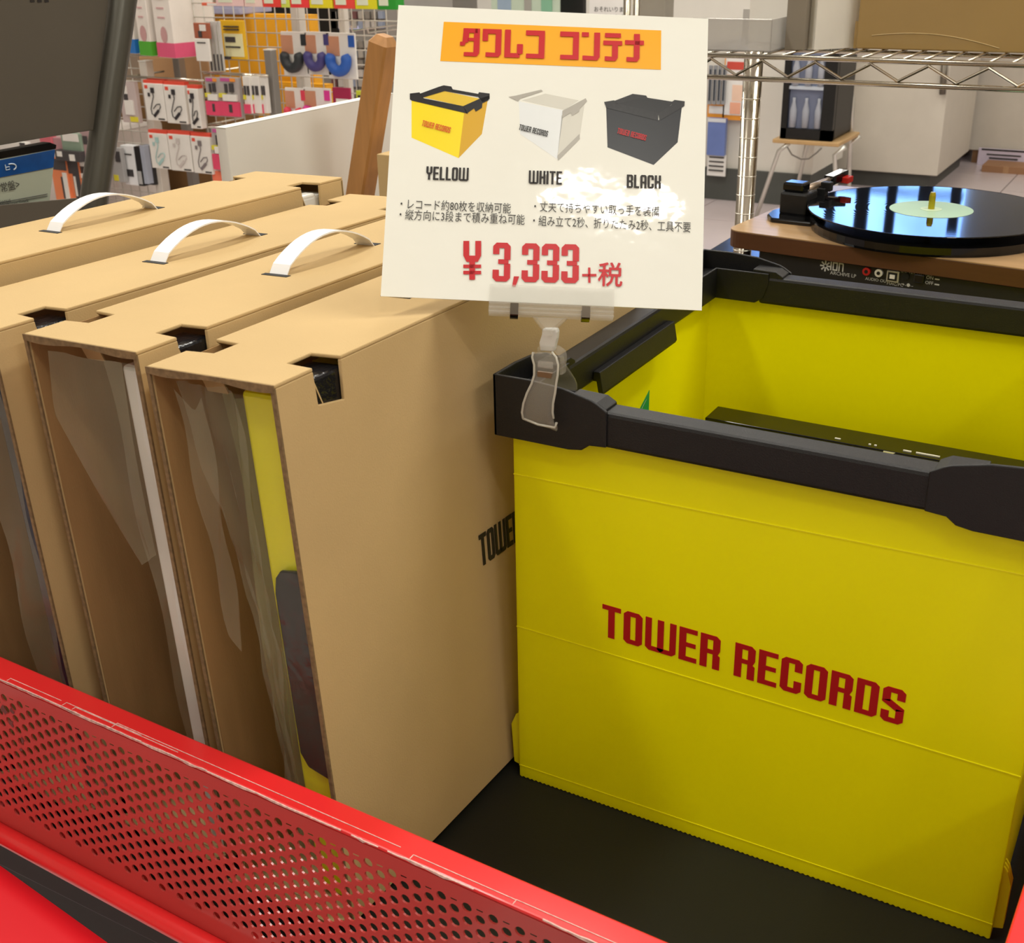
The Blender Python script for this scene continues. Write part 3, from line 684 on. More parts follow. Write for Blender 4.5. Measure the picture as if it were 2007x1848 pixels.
clippoly([(1054, 708), (1084, 711), (1084, 724), (1054, 720)], 0, .003, 'clamp_window', m_clear, fn=lambda x, y, h: cv(x, y, -.019))
mb = MB(); mb.poly([cv(1053, 728, -.0185), cv(1082, 732, -.0185), cv(1080, 742, -.0185), cv(1053, 738, -.0185)], (0, .002, 0)); mb.build('hinge_spring', mat('hinge_steel', (140, 118, 100), .3, .8), cp, world=True)

# ================================================================ TURNTABLE
TY = rad(-6.5)
tt = thing('record_player', 'wooden record player with black rear panel and sockets behind the crate', 'record player', (-.121, .7585, .19), (0, 0, TY))
def ttb(): return MB()
pw, pd = .44, .34; z0w, z1w = .073, .095
def rrect(w, d, r, z, n=6, x0=0, y0=0):
    pts = []
    for cx, cy, a0 in ((w - r, r, -90), (w - r, d - r, 0), (r, d - r, 90), (r, r, 180)):
        for i in range(n + 1): a = rad(a0 + 90 * i / n); pts.append((x0 + cx + r * math.cos(a), y0 + cy + r * math.sin(a), z))
    return pts
MB().poly(rrect(pw, pd, .02, z0w), (0, 0, z1w - z0w - .0012)).build('plinth_edge', m_woodedge, tt, bevel=.0008)
MB().poly(rrect(pw, pd, .02, z1w - .0012), (0, 0, .0012)).build('plinth_top', m_wood, tt)
MB().box(.045, pw - .02, .006, pd - .02, .012, z0w).build('chassis', mat('black_chassis', (26, 25, 27), .5, var=.1), tt, bevel=.002)
for x in (.08, .36): MB().cyl((x, .05, 0), (x, .05, .012), .014).build('foot', m_blk, tt)
for x in (.08, .36): MB().cyl((x, .28, 0), (x, .28, .012), .014).build('foot', m_blk, tt)
tw_ = RM[tt.name]; ti = tw_.inverted()
def L(p): return ti @ V(p)
pc = L((.107, .867, .285))
MB().lathe([(.0, 0), (.145, 0), (.146, .003), (.146, .011), (.143, .013), (0, .013)], (pc.x, pc.y, z1w), 64).build('platter', m_gloss, tt, smooth=False)
MB().lathe([(.0, 0), (.004, 0), (.004, .03), (.003, .034), (0, .034)], (pc.x, pc.y, z1w + .012), 12).build('spindle', mat('brass', (190, 170, 40), .3, .6), tt)
rec = thing('vinyl_record', 'black vinyl record with pale green centre label on the turntable', 'record', (.107, .867, .3105))
MB().lathe([(0, 0), (.150, 0), (.1508, .0008), (.1505, .0016), (.149, .0013), (0, .0013)], (0, 0, -.002), 96).build('record_disc', m_vinyl, rec)
MB().lathe([(0, 0), (.050, 0), (.050, .0004), (0, .0004)], (0, 0, -.0008), 48).build('centre_label', m_label, rec)
MB().lathe([(0, 0), (.013, 0), (.013, .0003), (0, .0003)], (0, 0, -.0003), 24).build('label_ring', mat('label_pale', (206, 226, 190), .5), rec)
# tonearm assembly
bx = L(atz(1560, 425, .285)); q0 = L(atz(1502, 432, .285)); 
base = MB().poly([tuple(L(atz(x, y, .285)))[:2] + (z1w,) for x, y in ((1503, 428), (1512, 420), (1560, 408), (1640, 420), (1790, 452), (1760, 462), (1600, 446), (1510, 436))], (0, 0, .006))
base.build('tonearm_base', m_gloss, tt, bevel=.002)
MB().box(bx.x - .018, bx.x + .020, bx.y - .016, bx.y + .02, z1w + .005, z1w + .034).build('tonearm_pivot', m_blk, tt, bevel=.003)
MB().box(bx.x - .017, bx.x + .012, bx.y - .012, bx.y + .012, z1w + .034, z1w + .046).build('pivot_cap', m_gloss, tt, bevel=.003)
pA = L(aty(1558, 384, .86)); pB = L(aty(1628, 352, .93))
MB().tube([pA, pA.lerp(pB, .5) + V((0, 0, .002)), pB], .0045, 12).build('tonearm', mat('satin_silver', (196, 176, 156), .3, .7), tt, smooth=True)
dv = (pB - pA).normalized()
MB().obox(pB + dv * .012, dv * .017, dv.cross(Z).normalized() * .008, (0, 0, .006)).build('headshell', m_gloss, tt, bevel=.0015)
MB().obox(pB + dv * .022 + V((.010, -.004, -.004)), dv * .006, dv.cross(Z).normalized() * .007, (0, 0, .004)).build('cartridge', mat('red_cartridge', (190, 40, 30), .4), tt, bevel=.001)
pr = L(aty(1612, 375, .90))
MB().box(pr.x - .006, pr.x + .006, pr.y - .006, pr.y + .006, z1w + .004, z1w + .034).build('arm_rest', m_blk, tt, bevel=.001)
MB().box(pr.x - .002, pr.x + .012, pr.y - .004, pr.y + .006, z1w + .03, z1w + .042).build('arm_rest_clip', m_blk, tt, bevel=.001)
# rear panel lettering and sockets, laid out on the chassis face
yf = .006
def F2(px, py): # point on chassis rear face in local coords
    o_ = ti @ CO; d_ = (ti.to_3x3() @ ray(px, py)); k = (yf - o_.y) / d_.y; return o_ + d_ * k
m_ptxt = mat('panel_print', (190, 190, 190), .5)
mb = MB(); a = F2(1627, 529); letters(mb, 'ion', (a.x, yf - .0005, a.z), X, Z, .0105, ws=1.0, gap=.12)
c = F2(1618, 521)
for k in range(4):
    an = rad(45 * k); dx = V((math.cos(an), 0, math.sin(an))); nx = V((-math.sin(an), 0, math.cos(an)))
    for s in (1, -1): mb.poly([(c.x, yf - .0005, c.z) + dx * s * .0018 if 0 else V((c.x, yf - .0005, c.z)) + dx * s * .0016 + nx * .0008, V((c.x, yf - .0005, c.z)) + dx * s * .0068 + nx * .001, V((c.x, yf - .0005, c.z)) + dx * s * .0068 - nx * .001, V((c.x, yf - .0005, c.z)) + dx * s * .0016 - nx * .0008])
mb.build('maker_logo', m_ptxt, tt, fix=False)
def ttt(body, px, py, size):
    a = F2(px, py); o = tw_ @ V((a.x, yf - .0006, a.z)); R3 = tw_.to_3x3()
    fonttext(body, o, R3 @ X, R3 @ Z, size, m_ptxt, tt, 'panel_lettering', 1., .01)
ttt('ARCHIVE LP', 1627, 537, .0062); ttt('AUDIO OUTPUT', 1696, 548, .0052); ttt('USB', 1748, 529, .0052); ttt('MAC/PC', 1738, 557, .0055)
ttt('DC 12V 1A', 1766, 533, .0052); ttt('POWER', 1797, 537, .0052); ttt('ON ▬', 1815, 546, .0055); ttt('OFF ▬', 1813, 556, .0055); ttt('+-●--', 1768, 560, .0055)
for (px, py), cc in (((1700, 531), (180, 40, 40)), ((1724, 534), (220, 220, 215))):
    a = F2(px, py)
    s_ = MB(); s_.cyl((a.x, yf, a.z), (a.x, yf - .004, a.z), .0048, 20).build('rca_socket', mat('socket_metal_%d' % px, cc, .35, .3), tt, smooth=False)
    MB().cyl((a.x, yf - .0041, a.z), (a.x, yf - .0045, a.z), .0022, 12).build('socket_hole', m_blkin, tt)
a = F2(1751, 541)
MB().box(a.x - .0075, a.x + .0075, yf - .003, yf, a.z - .0068, a.z + .0068).build('usb_socket', mat('socket_silver', (180, 180, 176), .35, .6), tt, bevel=.0006)
MB().box(a.x - .0055, a.x + .0055, yf - .0034, yf - .003, a.z - .0048, a.z + .0048).build('socket_hole', m_blkin, tt)
MB().box(a.x - .003, a.x + .003, yf - .0045, yf - .0034, a.z - .0024, a.z + .0024).build('socket_tongue', m_white, tt)
a = F2(1776, 541); MB().cyl((a.x, yf, a.z), (a.x, yf - .002, a.z), .0042, 16).build('power_socket', m_blkin, tt)
a = F2(1803, 545); MB().box(a.x - .006, a.x + .006, yf - .004, yf, a.z - .005, a.z + .005).build('power_button', m_gloss, tt, bevel=.001)
for px, py in ((1548, 499), (1925, 542)): a = F2(px, py); MB().box(a.x - .012, a.x + .012, yf - .0008, yf, a.z - .003, a.z + .003).build('vent_slot', m_blkin, tt)

# ================================================================ CHROME RACK
rk = thing('wire_rack', 'chrome wire shelving rack with zigzag rail behind the record player', 'rack', (.3, 1.0, FZ))
ry, rz = .88, .4825; XL = -.235
mb = MB().tube([(XL, ry, rz), (1.2, ry, rz)], .0034, 10); mb.build('top_rail', m_chrome, rk, world=True, smooth=True)
MB().tube([(XL, ry, rz - .0275), (1.2, ry, rz - .0275)], .0034, 10).build('lower_rail', m_chrome, rk, world=True, smooth=True)
# zigzag
pts = []; k = 0; pitch = .0347
xs = -.127
k0 = int((xs - XL) / pitch)
x = xs - k0 * pitch
while x < 1.2:
    kk = round((x - xs) / pitch); pts.append((x, ry - .001, rz - .0045 if kk % 2 == 0 else rz - .0235)); x += pitch
MB().tube(pts, .0021, 8).build('zigzag_truss', m_chrome, rk, world=True, smooth=False)
for yy in (1.36,): MB().tube([(XL, yy, rz), (1.2, yy, rz)], .0034, 10).build('top_rail', m_chrome, rk, world=True, smooth=True)
for yy in (1.02, 1.20): MB().tube([(XL, yy, rz - .004), (1.2, yy, rz - .004)], .003, 8).build('cross_rail', m_chrome, rk, world=True, smooth=True)
w0 = None
for i in range(80):
    xx = XL + .002 + i * .0255
    if xx > 1.15: break
    if w0 is None:
        w0 = MB().tube([(0, ry, rz + .001), (0, 1.36, rz + .001)], .0016, 6).build('shelf_wire', m_chrome, rk, smooth=True); o = w0
    else: o = w0.copy(); COL.objects.link(o)
    o.parent = rk; o.location = V((xx, 0, 0)) - V((.3, 1.0, FZ))
    RM[o.name] = RM[rk.name]
def rpost(x, y):
    p = MB().cyl((x, y, FZ), (x, y, rz + .004), .0125, 20).build('rack_post', m_chrome, rk, world=True, smooth=True)
    g0 = None
    for i in range(22):
        z = rz - .03 - i * .0254
        if g0 is None: g0 = MB().lathe([(.0126, 0), (.0131, .0006), (.0126, .0012)], (x - .3, y - 1.0, -FZ), 20).build('post_groove', mat('groove_highlight', (228, 222, 208), .3, .8), p); g = g0
        else: g = g0.copy(); COL.objects.link(g); g.parent = p
        g.location = (0, 0, z)
rpost(-.1475, .905); rpost(1.15, .905)
MB().box(-.237, 1.16, .66, 1.36, .170, .19).build('lower_shelf', m_gloss, rk, world=True, bevel=.002)
MB().box(-.237, 1.16, .66, .664, .15, .17).build('shelf_edge', m_gloss, rk, world=True)
# items on the wire shelf
def carton(name, label, x0, x1, y0, y1, z0, z1, m, cat='box', yaw=0, flap=True, group=None):
    cx, cy = (x0 + x1) / 2, (y0 + y1) / 2
    t = thing(name, label, cat, (cx, cy, z0), (0, 0, yaw), group)
    hx, hy, h = (x1 - x0) / 2, (y1 - y0) / 2, z1 - z0
    MB().box(-hx, hx, -hy, hy, 0, h).build('body', m, t, bevel=min(.003, hx * .1))
    if flap: MB().box(-hx * .99, hx * .99, -hy * .99, hy * .99, h, h + .002).build('lid', m, t)
    return t
zs = rz + .0028
p1 = atz(1595, 98, zs); p2 = atz(1690, 92, zs)
t = thing('white_carton', 'white cardboard box standing on the chrome wire shelf', 'box', tuple(p1), (0, 0, math.atan2(p2.y - p1.y, p2.x - p1.x)))
wl = (p2 - p1).length
MB().box(0, wl, 0, .16, 0, .22).build('body', m_white, t, bevel=.001)
MB().box(wl * .0, wl, -.0006, 0, 0, .22).build('front_face', mat('white_carton_print', (238, 232, 222), .4), t)
p1 = atz(1675, 96, zs)
m_kraft = mat('olive_board', (166, 136, 84), .25, var=.06, vs=5, coat=.3)
t = thing('kraft_carton', 'large glossy olive brown carton on the chrome wire shelf', 'box', (p1.x, p1.y + .004, zs))
MB().box(0, .34, 0, .22, 0, .24).build('body', m_kraft, t, bevel=.002)
MB().box(-.004, 0, .003, .2, .0, .034).build('corner_flap', m_kraft, t)
mb = MB(); mb.tube([(.02 + .16 * u, -.0003, .017 + .006 * math.sin(u * 3.1) - .012 * u * u) for u in [i / 12 for i in range(13)]], .0007, 5); mb.build('crease_mark', mat('olive_crease', (186, 160, 110), .35), t)
p1 = atz(1537, 98, zs)
t = thing('grey_carton', 'grey brown box between the white carton and the clear bin', 'box', tuple(p1))
MB().box(0, .026, 0, .10, 0, .21).build('body', mat('grey_board', (140, 130, 116), .6), t, bevel=.001)
MB().box(.027, .040, .02, .10, 0, .055).build('inner_tray', mat('tray_brown', (100, 84, 66), .6), t)
MB().box(.0275, .038, .03, .10, .08, .21).build('inner_panel', mat('panel_grey', (150, 140, 130), .6), t)
t = thing('clear_bin', 'clear plastic bin on the chrome wire shelf behind the price sign', 'bin', (-.27, .93, zs))
MB().box(-.235, -.126, .905, .907, zs, zs + .040).build('front_wall', mat('bin_plastic', (190, 186, 182), .15, alpha=.55, spec=.8), t, world=True)
MB().box(-.128, -.126, .907, 1.1, zs, zs + .040).build('side_wall', MATS['bin_plastic'], t, world=True)
MB().box(-.235, -.126, 1.1, 1.102, zs, zs + .040).build('back_wall', MATS['bin_plastic'], t, world=True)
MB().box(-.235, -.126, .905, 1.1, zs, zs + .002).build('floor_panel', MATS['bin_plastic'], t, world=True)
MB().tube([(-.235, .906, zs + .040), (-.126, .906, zs + .040)], .0012, 6).build('rim', m_clear, t, world=True)

# ================================================================ RIGHT BACKGROUND (aisle behind)
def white_cab(label, x0, x1, y0, y1, z0, z1, m=m_white):
    t = thing('white_cabinet', label, 'cabinet', ((x0 + x1) / 2, (y0 + y1) / 2, FZ))
    MB().box(x0, x1, y0, y1, z0 + .09, z1).build('carcass', m, t, world=True, bevel=.004)
    MB().box(x0 + .04, x1 - .04, y0 + .04, y1 - .02, z0, z0 + .09).build('plinth', mat('plinth_grey', (84, 84, 80), .6), t, world=True)
    return t
m_cab = mat('cabinet_cream', (214, 206, 192), .5, var=.02)
pr_ = atz(1835, 356, FZ + .06)
c1 = white_cab('tall cream cabinet across the aisle, behind the record', pr_.x - 1.25, pr_.x, pr_.y, pr_.y + .9, FZ, 1.0, m_cab)
hp_ = aty(1847, 170, pr_.y - .02)
MB().tube([aty(1851, 122, pr_.y - .03), aty(1847, 185, pr_.y - .03)], .017, 10).build('handle', mat('handle_grey', (120, 112, 100), .4, .6), c1, world=True, smooth=True)
# white counter with grey skirting, left of it
p = atz(1430, 393, FZ)
t = thing('low_counter', 'long white counter with dark grey skirting behind the chrome post', 'counter', (p.x, p.y + .3, FZ))
MB().box(p.x - 1.6, p.x + .44, p.y + .02, p.y + .6, FZ + .17, .9).build('front_board', m_white, t, world=True)
MB().box(p.x - 1.6, p.x + .44, p.y, p.y + .5, FZ, FZ + .17).build('skirting', mat('skirting_grey', (84, 86, 82), .6), t, world=True)
cy = p.y
# chair with fridge
chy = cy - .42
s0 = aty(1514, 272, chy); s1 = aty(1632, 284, chy)
t = thing('steel_chair', 'steel framed chair carrying the small black drinks fridge', 'chair', (s0.x, chy, FZ))
MB().box(s0.x, s1.x + .03, chy, chy + .38, s0.z - .02, s0.z).build('seat', mat('seat_wood', (196, 160, 110), .5), t, world=True, bevel=.004)
m_leg = mat('pale_steel', (216, 214, 205), .3, .7)
for dx0, dx1, yy in ((.02, -.07, chy + .02), (.30, .36, chy + .02), (.06, .02, chy + .36), (.28, .32, chy + .36)):
    x0 = s0.x + dx0; MB().tube([(x0 + .06, yy, s0.z - .02), (x0 + .01, yy, s0.z - .06), (s0.x + dx1, yy, FZ)], .011, 8).build('leg', m_leg, t, world=True, smooth=True)
MB().tube([aty(1663, 340, chy + .36), aty(1672, 190, chy + .36), aty(1664, 170, chy + .36), aty(1655, 130, chy + .36)], .012, 8).build('back_frame', m_leg, t, world=True, smooth=True)
MB().tube([aty(x, y, chy) for x, y in ((1543, 288), (1552, 303), (1570, 312), (1585, 311), (1600, 300), (1610, 290))], .004, 6).build('cable', mat('cable_grey', (110, 104, 96), .5), t, world=True, smooth=True)
f0 = aty(1528, 272, chy + .02); f1 = aty(1630, 272, chy + .02); ft = aty(1532, 112, chy + .02)
t = thing('drinks_fridge', 'small black glass door fridge with bottles on the steel chair', 'fridge', (f0.x, chy + .2, s0.z))
z0 = s0.z + .002; z1 = ft.z + .04; fx0, fx1 = f0.x, f1.x
m_fb = mat('fridge_black', (22, 22, 20), .4)
MB().box(fx0, fx1, chy + .05, chy + .36, z0, z1).build('cabinet', m_fb, t, world=True, bevel=.01)
MB().box(fx0, fx0 + .03, chy + .02, chy + .05, z0, z1).build('door_frame', m_fb, t, world=True)
MB().box(fx1 - .06, fx1, chy + .02, chy + .05, z0, z1).build('door_frame', m_fb, t, world=True)
MB().box(fx0, fx1, chy + .02, chy + .05, z0, z0 + .05).build('door_frame', m_fb, t, world=True)
MB().box(fx0 + .03, fx1 - .06, chy + .045, chy + .05, z0 + .05, z1).build('inside', mat('fridge_inside', (110, 116, 136), .4, emit=.15), t, world=True)
MB().box(fx0 + .03, fx1 - .06, chy + .022, chy + .044, z0 + .235, z0 + .25).build('shelf', mat('fridge_shelf', (196, 204, 214), .3), t, world=True)
bt0 = None
for k in range(6):
    bxp = fx0 + .055 + (k % 3) * .062; bz = z0 + .055 if k < 3 else z0 + .252
    o = MB().lathe([(0, 0), (.017, 0), (.018, .08), (.008, .12), (.008, .14), (0, .14)], (bxp, chy + .035, bz), 12).build('water_bottle', mat('bottle_clear', (186, 190, 200), .15, alpha=.8), None, smooth=True)
    tag(o, '%s bottle on the %s shelf of the black drinks fridge' % (('left', 'middle', 'right')[k % 3], ('lower', 'upper')[k // 3]), 'bottle', 'bottles in the drinks fridge')
# posters and hanging packs on the counter front
py_ = cy - .012
def wallrect(px0, py0, px1, py1, Yp, th=.01): # axis-aligned rectangle on plane y=Yp spanning the pixel box
    a = aty(px0, (py0 + py1) / 2, Yp); b2 = aty(px1, (py0 + py1) / 2, Yp); c_ = aty((px0 + px1) / 2, py0, Yp); d_ = aty((px0 + px1) / 2, py1, Yp)
    return a.x, b2.x, Yp - th, Yp, d_.z, c_.z
def card(name, label, cat, px, Yp, m, th=.01, group=None, parts=()):
    x0, x1, _, _, za, zb_ = wallrect(*px, Yp - th, 0); ya, yb = Yp - th, Yp; r_ = (x0, x1, ya, yb, za, zb_)
    t = thing(name, label, cat, ((x0 + x1) / 2, Yp, za), group=group)
    MB().box(*r_).build('card', m, t, world=True, bevel=.0015)
    for ip, (nm, (u0, v0, u1, v1), mm) in enumerate(parts):   # fractions, v downward
        xa, xb = lerp(x0, x1, u0), lerp(x0, x1, u1); zc, zd = lerp(zb_, za, v1), lerp(zb_, za, v0)
        MB().box(xa, xb, ya - .002 - .0015 * ip, ya, zc, zd).build(nm, mm, t, world=True)
    return t, r_
mo = mat('poster_orange', (246, 164, 60), .5); mpk = mat('poster_peach', (250, 214, 190), .5); mrd = mat('poster_red', (214, 84, 70), .5); mwh = mat('print_paper_white', (242, 240, 236), .5)
card('wall_poster', 'orange and peach poster of a sandal behind the chrome post', 'poster', (1418, 108, 1470, 236), py_, mo, parts=(
    ('picture', (.05, .05, .95, .30), mwh), ('lettering', (.1, .10, .9, .22), mrd), ('picture', (.08, .38, .92, .92), mwh), ('picture', (.35, .45, .75, .70), mpk), ('picture', (.3, .72, .7, .9), mat('poster_foot', (246, 180, 150), .5))))
card('wall_poster', 'orange poster edge right beside the price sign', 'poster', (1386, 205, 1420, 230), py_, mo, parts=(('picture', (.1, .1, .9, .7), mwh),))
for k in range(4):
    card('pen_pack', 'grey pen pack right of the price sign, %s of four' % ('leftmost', 'second from left', 'third from left', 'rightmost')[k], 'pack', (1388 + k * 9, 128, 1395 + k * 9, 205), py_ - .03, mat('pen_grey', (150, 152, 156), .3), group='pen packs in a row', parts=(('pen', (.3, .1, .7, .9), mat('pen_dark', (50, 56, 66), .4)),))
card('blue_pouch', 'clear pouch with blue item hanging beside the price sign', 'pouch', (1386, 232, 1421, 305), py_ - .03, mat('pouch_blue', (110, 130, 190), .3), th=.03, parts=(('header', (0, 0, 1, .1), mat('pouch_clear', (216, 220, 226), .2)),))
card('leaflet_stack', 'white printed leaflets under the blue pouch', 'leaflet', (1386, 303, 1422, 345), py_ - .03, mwh, parts=tuple(('printed_line', (.1, .1 + .2 * k, .9, .16 + .2 * k), m_graytxt) for k in range(4)))
# far right: cream cabinet, signs, brown boxes
q = atz(1925, 338, FZ); 
yy = q.y + .3
c2 = wallrect(1912, -60, 2100, 300, yy, .01)
t = thing('white_cabinet', 'cream cabinet at the right edge of the frame', 'cabinet', (c2[0] + .3, yy + .2, FZ))
MB().box(c2[0], c2[0] + 1.4, yy, yy + .5, c2[4], c2[5]).build('carcass', m_cab, t, world=True, bevel=.003)
MB().box(c2[0] + .05, c2[0] + 1.4, yy + .02, yy + .48, FZ, c2[4]).build('brown_base', mat('brown_board', (150, 112, 78), .6), t, world=True)
card('notice_card', 'white notice with rows of small print below the right cabinet', 'notice', (1916, 293, 2030, 327), yy - .03, mat('lilac_white', (226, 214, 232), .5), parts=(('heading', (.05, .02, 1, .12), m_ink), ('printed_line', (.15, .3, .75, .38), m_graytxt), ('printed_line', (.2, .5, .7, .58), m_graytxt), ('printed_line', (.2, .7, .65, .76), m_graytxt)))
card('brown_box', 'low brown cardboard box on the floor below the white notice', 'box', (1923, 327, 2030, 348), yy - .08, mat('brown_box_board', (160, 118, 84), .6), th=.2, parts=(('tape', (.4, 0, .5, 1), mat('tape_tan', (176, 136, 98), .4)),))
q2 = wallrect(1862, 120, 1916, 333, yy + .5, .3)
t = thing('brown_shelving', 'brown shelving between the two cream cabinets', 'shelf', (q2[0], q2[2], FZ))
MB().box(q2[0] - .02, q2[1], q2[2], q2[3], FZ, .9).build('back_board', mat('shelf_brown', (142, 106, 76), .6), t, world=True)
for k in range(4): MB().box(q2[0] - .02, q2[1], q2[2] - .2, q2[2], FZ + .3 + k * .35, FZ + .33 + k * .35).build('shelf_board', mat('shelf_edge', (176, 140, 110), .5), t, world=True)
card('magazine', 'white and orange magazine standing upright on the brown shelving', 'magazine', (1866, 130, 1893, 168), yy + .15, mwh, parts=(('cover_picture', (.1, .3, .8, .9), mo),))
card('paper_sheet', 'pinkish white paper hanging at the edge of the brown shelving', 'paper', (1908, 160, 1926, 212), yy + .05, mat('lilac_white', (226, 214, 232), .5))

# top strip right behind the sign
ty_ = 5.0
t, r_ = card('queue_notice', 'white queueing notice with Japanese text behind the price sign', 'notice', (1155, -60, 1228, 34), 3.2, mwh)
x0, x1, ya, yb, za, zb_ = r_
for body, pyy in (('おそれいります', 22), ('こちらから1列', 37)):
    a = aty(1164, pyy, 3.19); sz = (aty(1164, pyy, 3.19) - aty(1164, pyy - 11, 3.19)).length
    fonttext(body, (a.x, ya - .002, a.z), X, Z, sz * 1.05, m_ink, t, 'printed_text')
notice_ = t
t = thing('belt_post', 'shiny chrome post behind the queueing notice', 'post', tuple(aty(1238, 30, 3.0)[:2]) + (FZ,))
a = aty(1238, 30, 3.0)
for dx in (-.016, .016): MB().cyl((a.x + dx, 3.0, FZ), (a.x + dx, 3.0, 1.0), .012, 12).build('tube', m_chrome, t, world=True, smooth=True)
for q_, yq in ((notice_, 3.2),):
    MB().cyl(((x0 + x1) / 2, yq + .012, FZ), ((x0 + x1) / 2, yq + .012, zb_), .012, 10).build('stand_pole', m_steel, q_, world=True)
a = wallrect(1105, -60, 1150, 26, 3.4, .03)
tag(MB().box(*a[:4], FZ, a[5]).build('black_display', m_fb, bevel=.004), 'black upright panel just above the top edge of the price sign', 'display')
t, r_ = card('translucent_poster', 'translucent green and blue poster above the price sign', 'poster', (962, -60, 1096, 30), 3.3, mat('poster_mint', (190, 206, 186), .4), parts=(('stripe', (.1, .2, .3, 1), mat('stripe_blue', (150, 170, 190), .4)), ('stripe', (.5, .1, .6, 1), mat('stripe_grey', (160, 158, 150), .4)), ('stripe', (.75, .2, .9, 1), mat('stripe_green', (130, 180, 150), .4))))
MB().cyl(((r_[0] + r_[1]) / 2, 3.312, FZ), ((r_[0] + r_[1]) / 2, 3.312, r_[5]), .012, 10).build('stand_pole', m_steel, t, world=True)
a = wallrect(1272, -80, 1322, 60, 4.6, .1)
tag(MB().box(*a).build('grey_column', mat('column_grey', (150, 144, 130), .6), bevel=.004), 'grey column behind the top right of the price sign', 'column')

# ================================================================ LEFT: GREY METAL STAND, CASE, BOARD, POST
SX = -.80
st = thing('metal_stand', 'grey metal display stand with sloping panel and thick tube, top left', 'stand', tuple(atx(190, 420, SX)))
def plate(pts, Xp, th, name, m, bevel=.0008): mb = MB(); mb.poly([atx(a, b2, Xp) for a, b2 in pts], (-th, 0, 0)); return mb.build(name, m, st, world=True, bevel=bevel)
plate([(-140, -60), (210, -60), (213, 0), (206, 60), (196, 150), (184, 255), (100, 268), (0, 285), (-140, 308)], SX, .002, 'back_plate', m_steel)
MB().tube([atx(252, -70, SX - .0), atx(240, 0, SX), atx(232, 60, SX), atx(216, 170, SX), atx(202, 270, SX), atx(186, 380, SX), atx(180, 430, SX), atx(160, 620, SX)], .0172, 24).build('tube', m_steeld, st, world=True, smooth=True)
mb = MB(); pts = [(-140, 432), (0, 402), (150, 388), (157, 390), (160, 396), (160, 440), (158, 520), (-140, 590)]
mb.poly([atx(a, b2, SX + .035) for a, b2 in pts], (-.0015, 0, 0)); mb.build('tray_lip', m_steel, st, world=True, bevel=.0005)
mb = MB(); q0 = atx(-140, 500, SX + .035); q1 = atx(158, 460, SX + .035)
mb.poly([q0, q1, q1 + V((-.05, 0, 0)), q0 + V((-.05, 0, 0))], (0, 0, .002)); mb.build('tray_floor', m_steel, st, world=True)
mb = MB()
for k in range(3):
    a = atx(60 + k * 14, 5, SX + .0006); mb.poly([a, a + V((0, .006, 0)), a + V((0, .006, .003)), a + V((0, 0, .003))])
mb.build('printed_mark', m_ink, st, world=True, fix=False)
# disc case on the tray
cx_ = SX + .022
dc = thing('disc_case', 'blue topped disc case standing in the grey metal tray', 'disc case', tuple(atx(60, 400, cx_)))
def dpl(pts, Xp, th, name, m, bevel=.0006, par=None): mb = MB(); mb.poly([atx(a, b2, Xp) for a, b2 in pts], (-th, 0, 0)); return mb.build(name, m, dc, world=True, bevel=bevel)
m_dc = mat('case_sleeve', (168, 174, 156), .25, var=.05, vs=10, coat=.4)
dpl([(-120, 326), (0, 308), (108, 289), (104, 340), (97, 400), (94, 470), (-120, 520)], cx_, .012, 'case_body', m_dc)
dpl([(-120, 312), (0, 297), (60, 286), (98, 279), (111, 284), (110, 292), (0, 312), (-120, 330)], cx_ + .0006, .013, 'case_top', m_gloss)
dpl([(-120, 332), (0, 314), (108, 293), (105, 328), (0, 348), (-120, 372)], cx_ + .0012, .0008, 'blue_header', mat('case_blue', (20, 74, 140), .2, var=.2, vs=30, coat=.4), .0002)
def dtx(body, px, py, size, m, ws=1.):
    o = atx(px, py, cx_ + .0018); fonttext(body, o, (0, 1, 0), (0, 0, 1), size, m, dc, 'printed_text', ws, .01)
# stylised disc emblem
mb = MB()
for a0, a1, rr in ((100, -60, .0062),):
    c = atx(20, 328, cx_ + .0018)
    mb.tube([c + V((0, rr * 1.3 * math.cos(rad(lerp(a0, a1, i / 12))), rr * .6 * math.sin(rad(lerp(a0, a1, i / 12))))) for i in range(13)], .0008, 5)
    mb.tube([c + V((0, -.006, .004)), c + V((0, -.006, -.002)), c + V((0, -.001, -.002)), c + V((0, -.001, .001)), c + V((0, -.006, .001))], .0006, 5)
mb.build('disc_emblem', mat('emblem_white', (190, 206, 222), .4), dc, world=True)
dtx('常盤>', 2, 376, .0115, m_ink, .9); dtx('Disc / Bonus', -30, 407, .007, m_graytxt); dtx('16 Dance Track', 2, 409, .006, m_graytxt); dtx('ライブ収録', 6, 420, .006, m_graytxt)
mb = MB()
for pyl in (388, 392): mb.tube([atx(-100, pyl + 28, cx_ + .0013), atx(93, pyl - 8, cx_ + .0013)], .0004, 4)
mb.build('printed_line', m_graytxt, dc, world=True)

# white board (panel edge-on along the depth)
wb = thing('white_board', 'white melamine board standing on edge behind the cartons', 'board', (-.76, .56, 0))
MB().box(-.768, -.75, .548, .94, -.3, .4032).build('board', m_white, wb, world=True, bevel=.0012)
MB().box(-.7684, -.7496, .5472, .94, .4033, .4040).build('edge_band', mat('edge_white', (250, 248, 240), .35), wb, world=True)
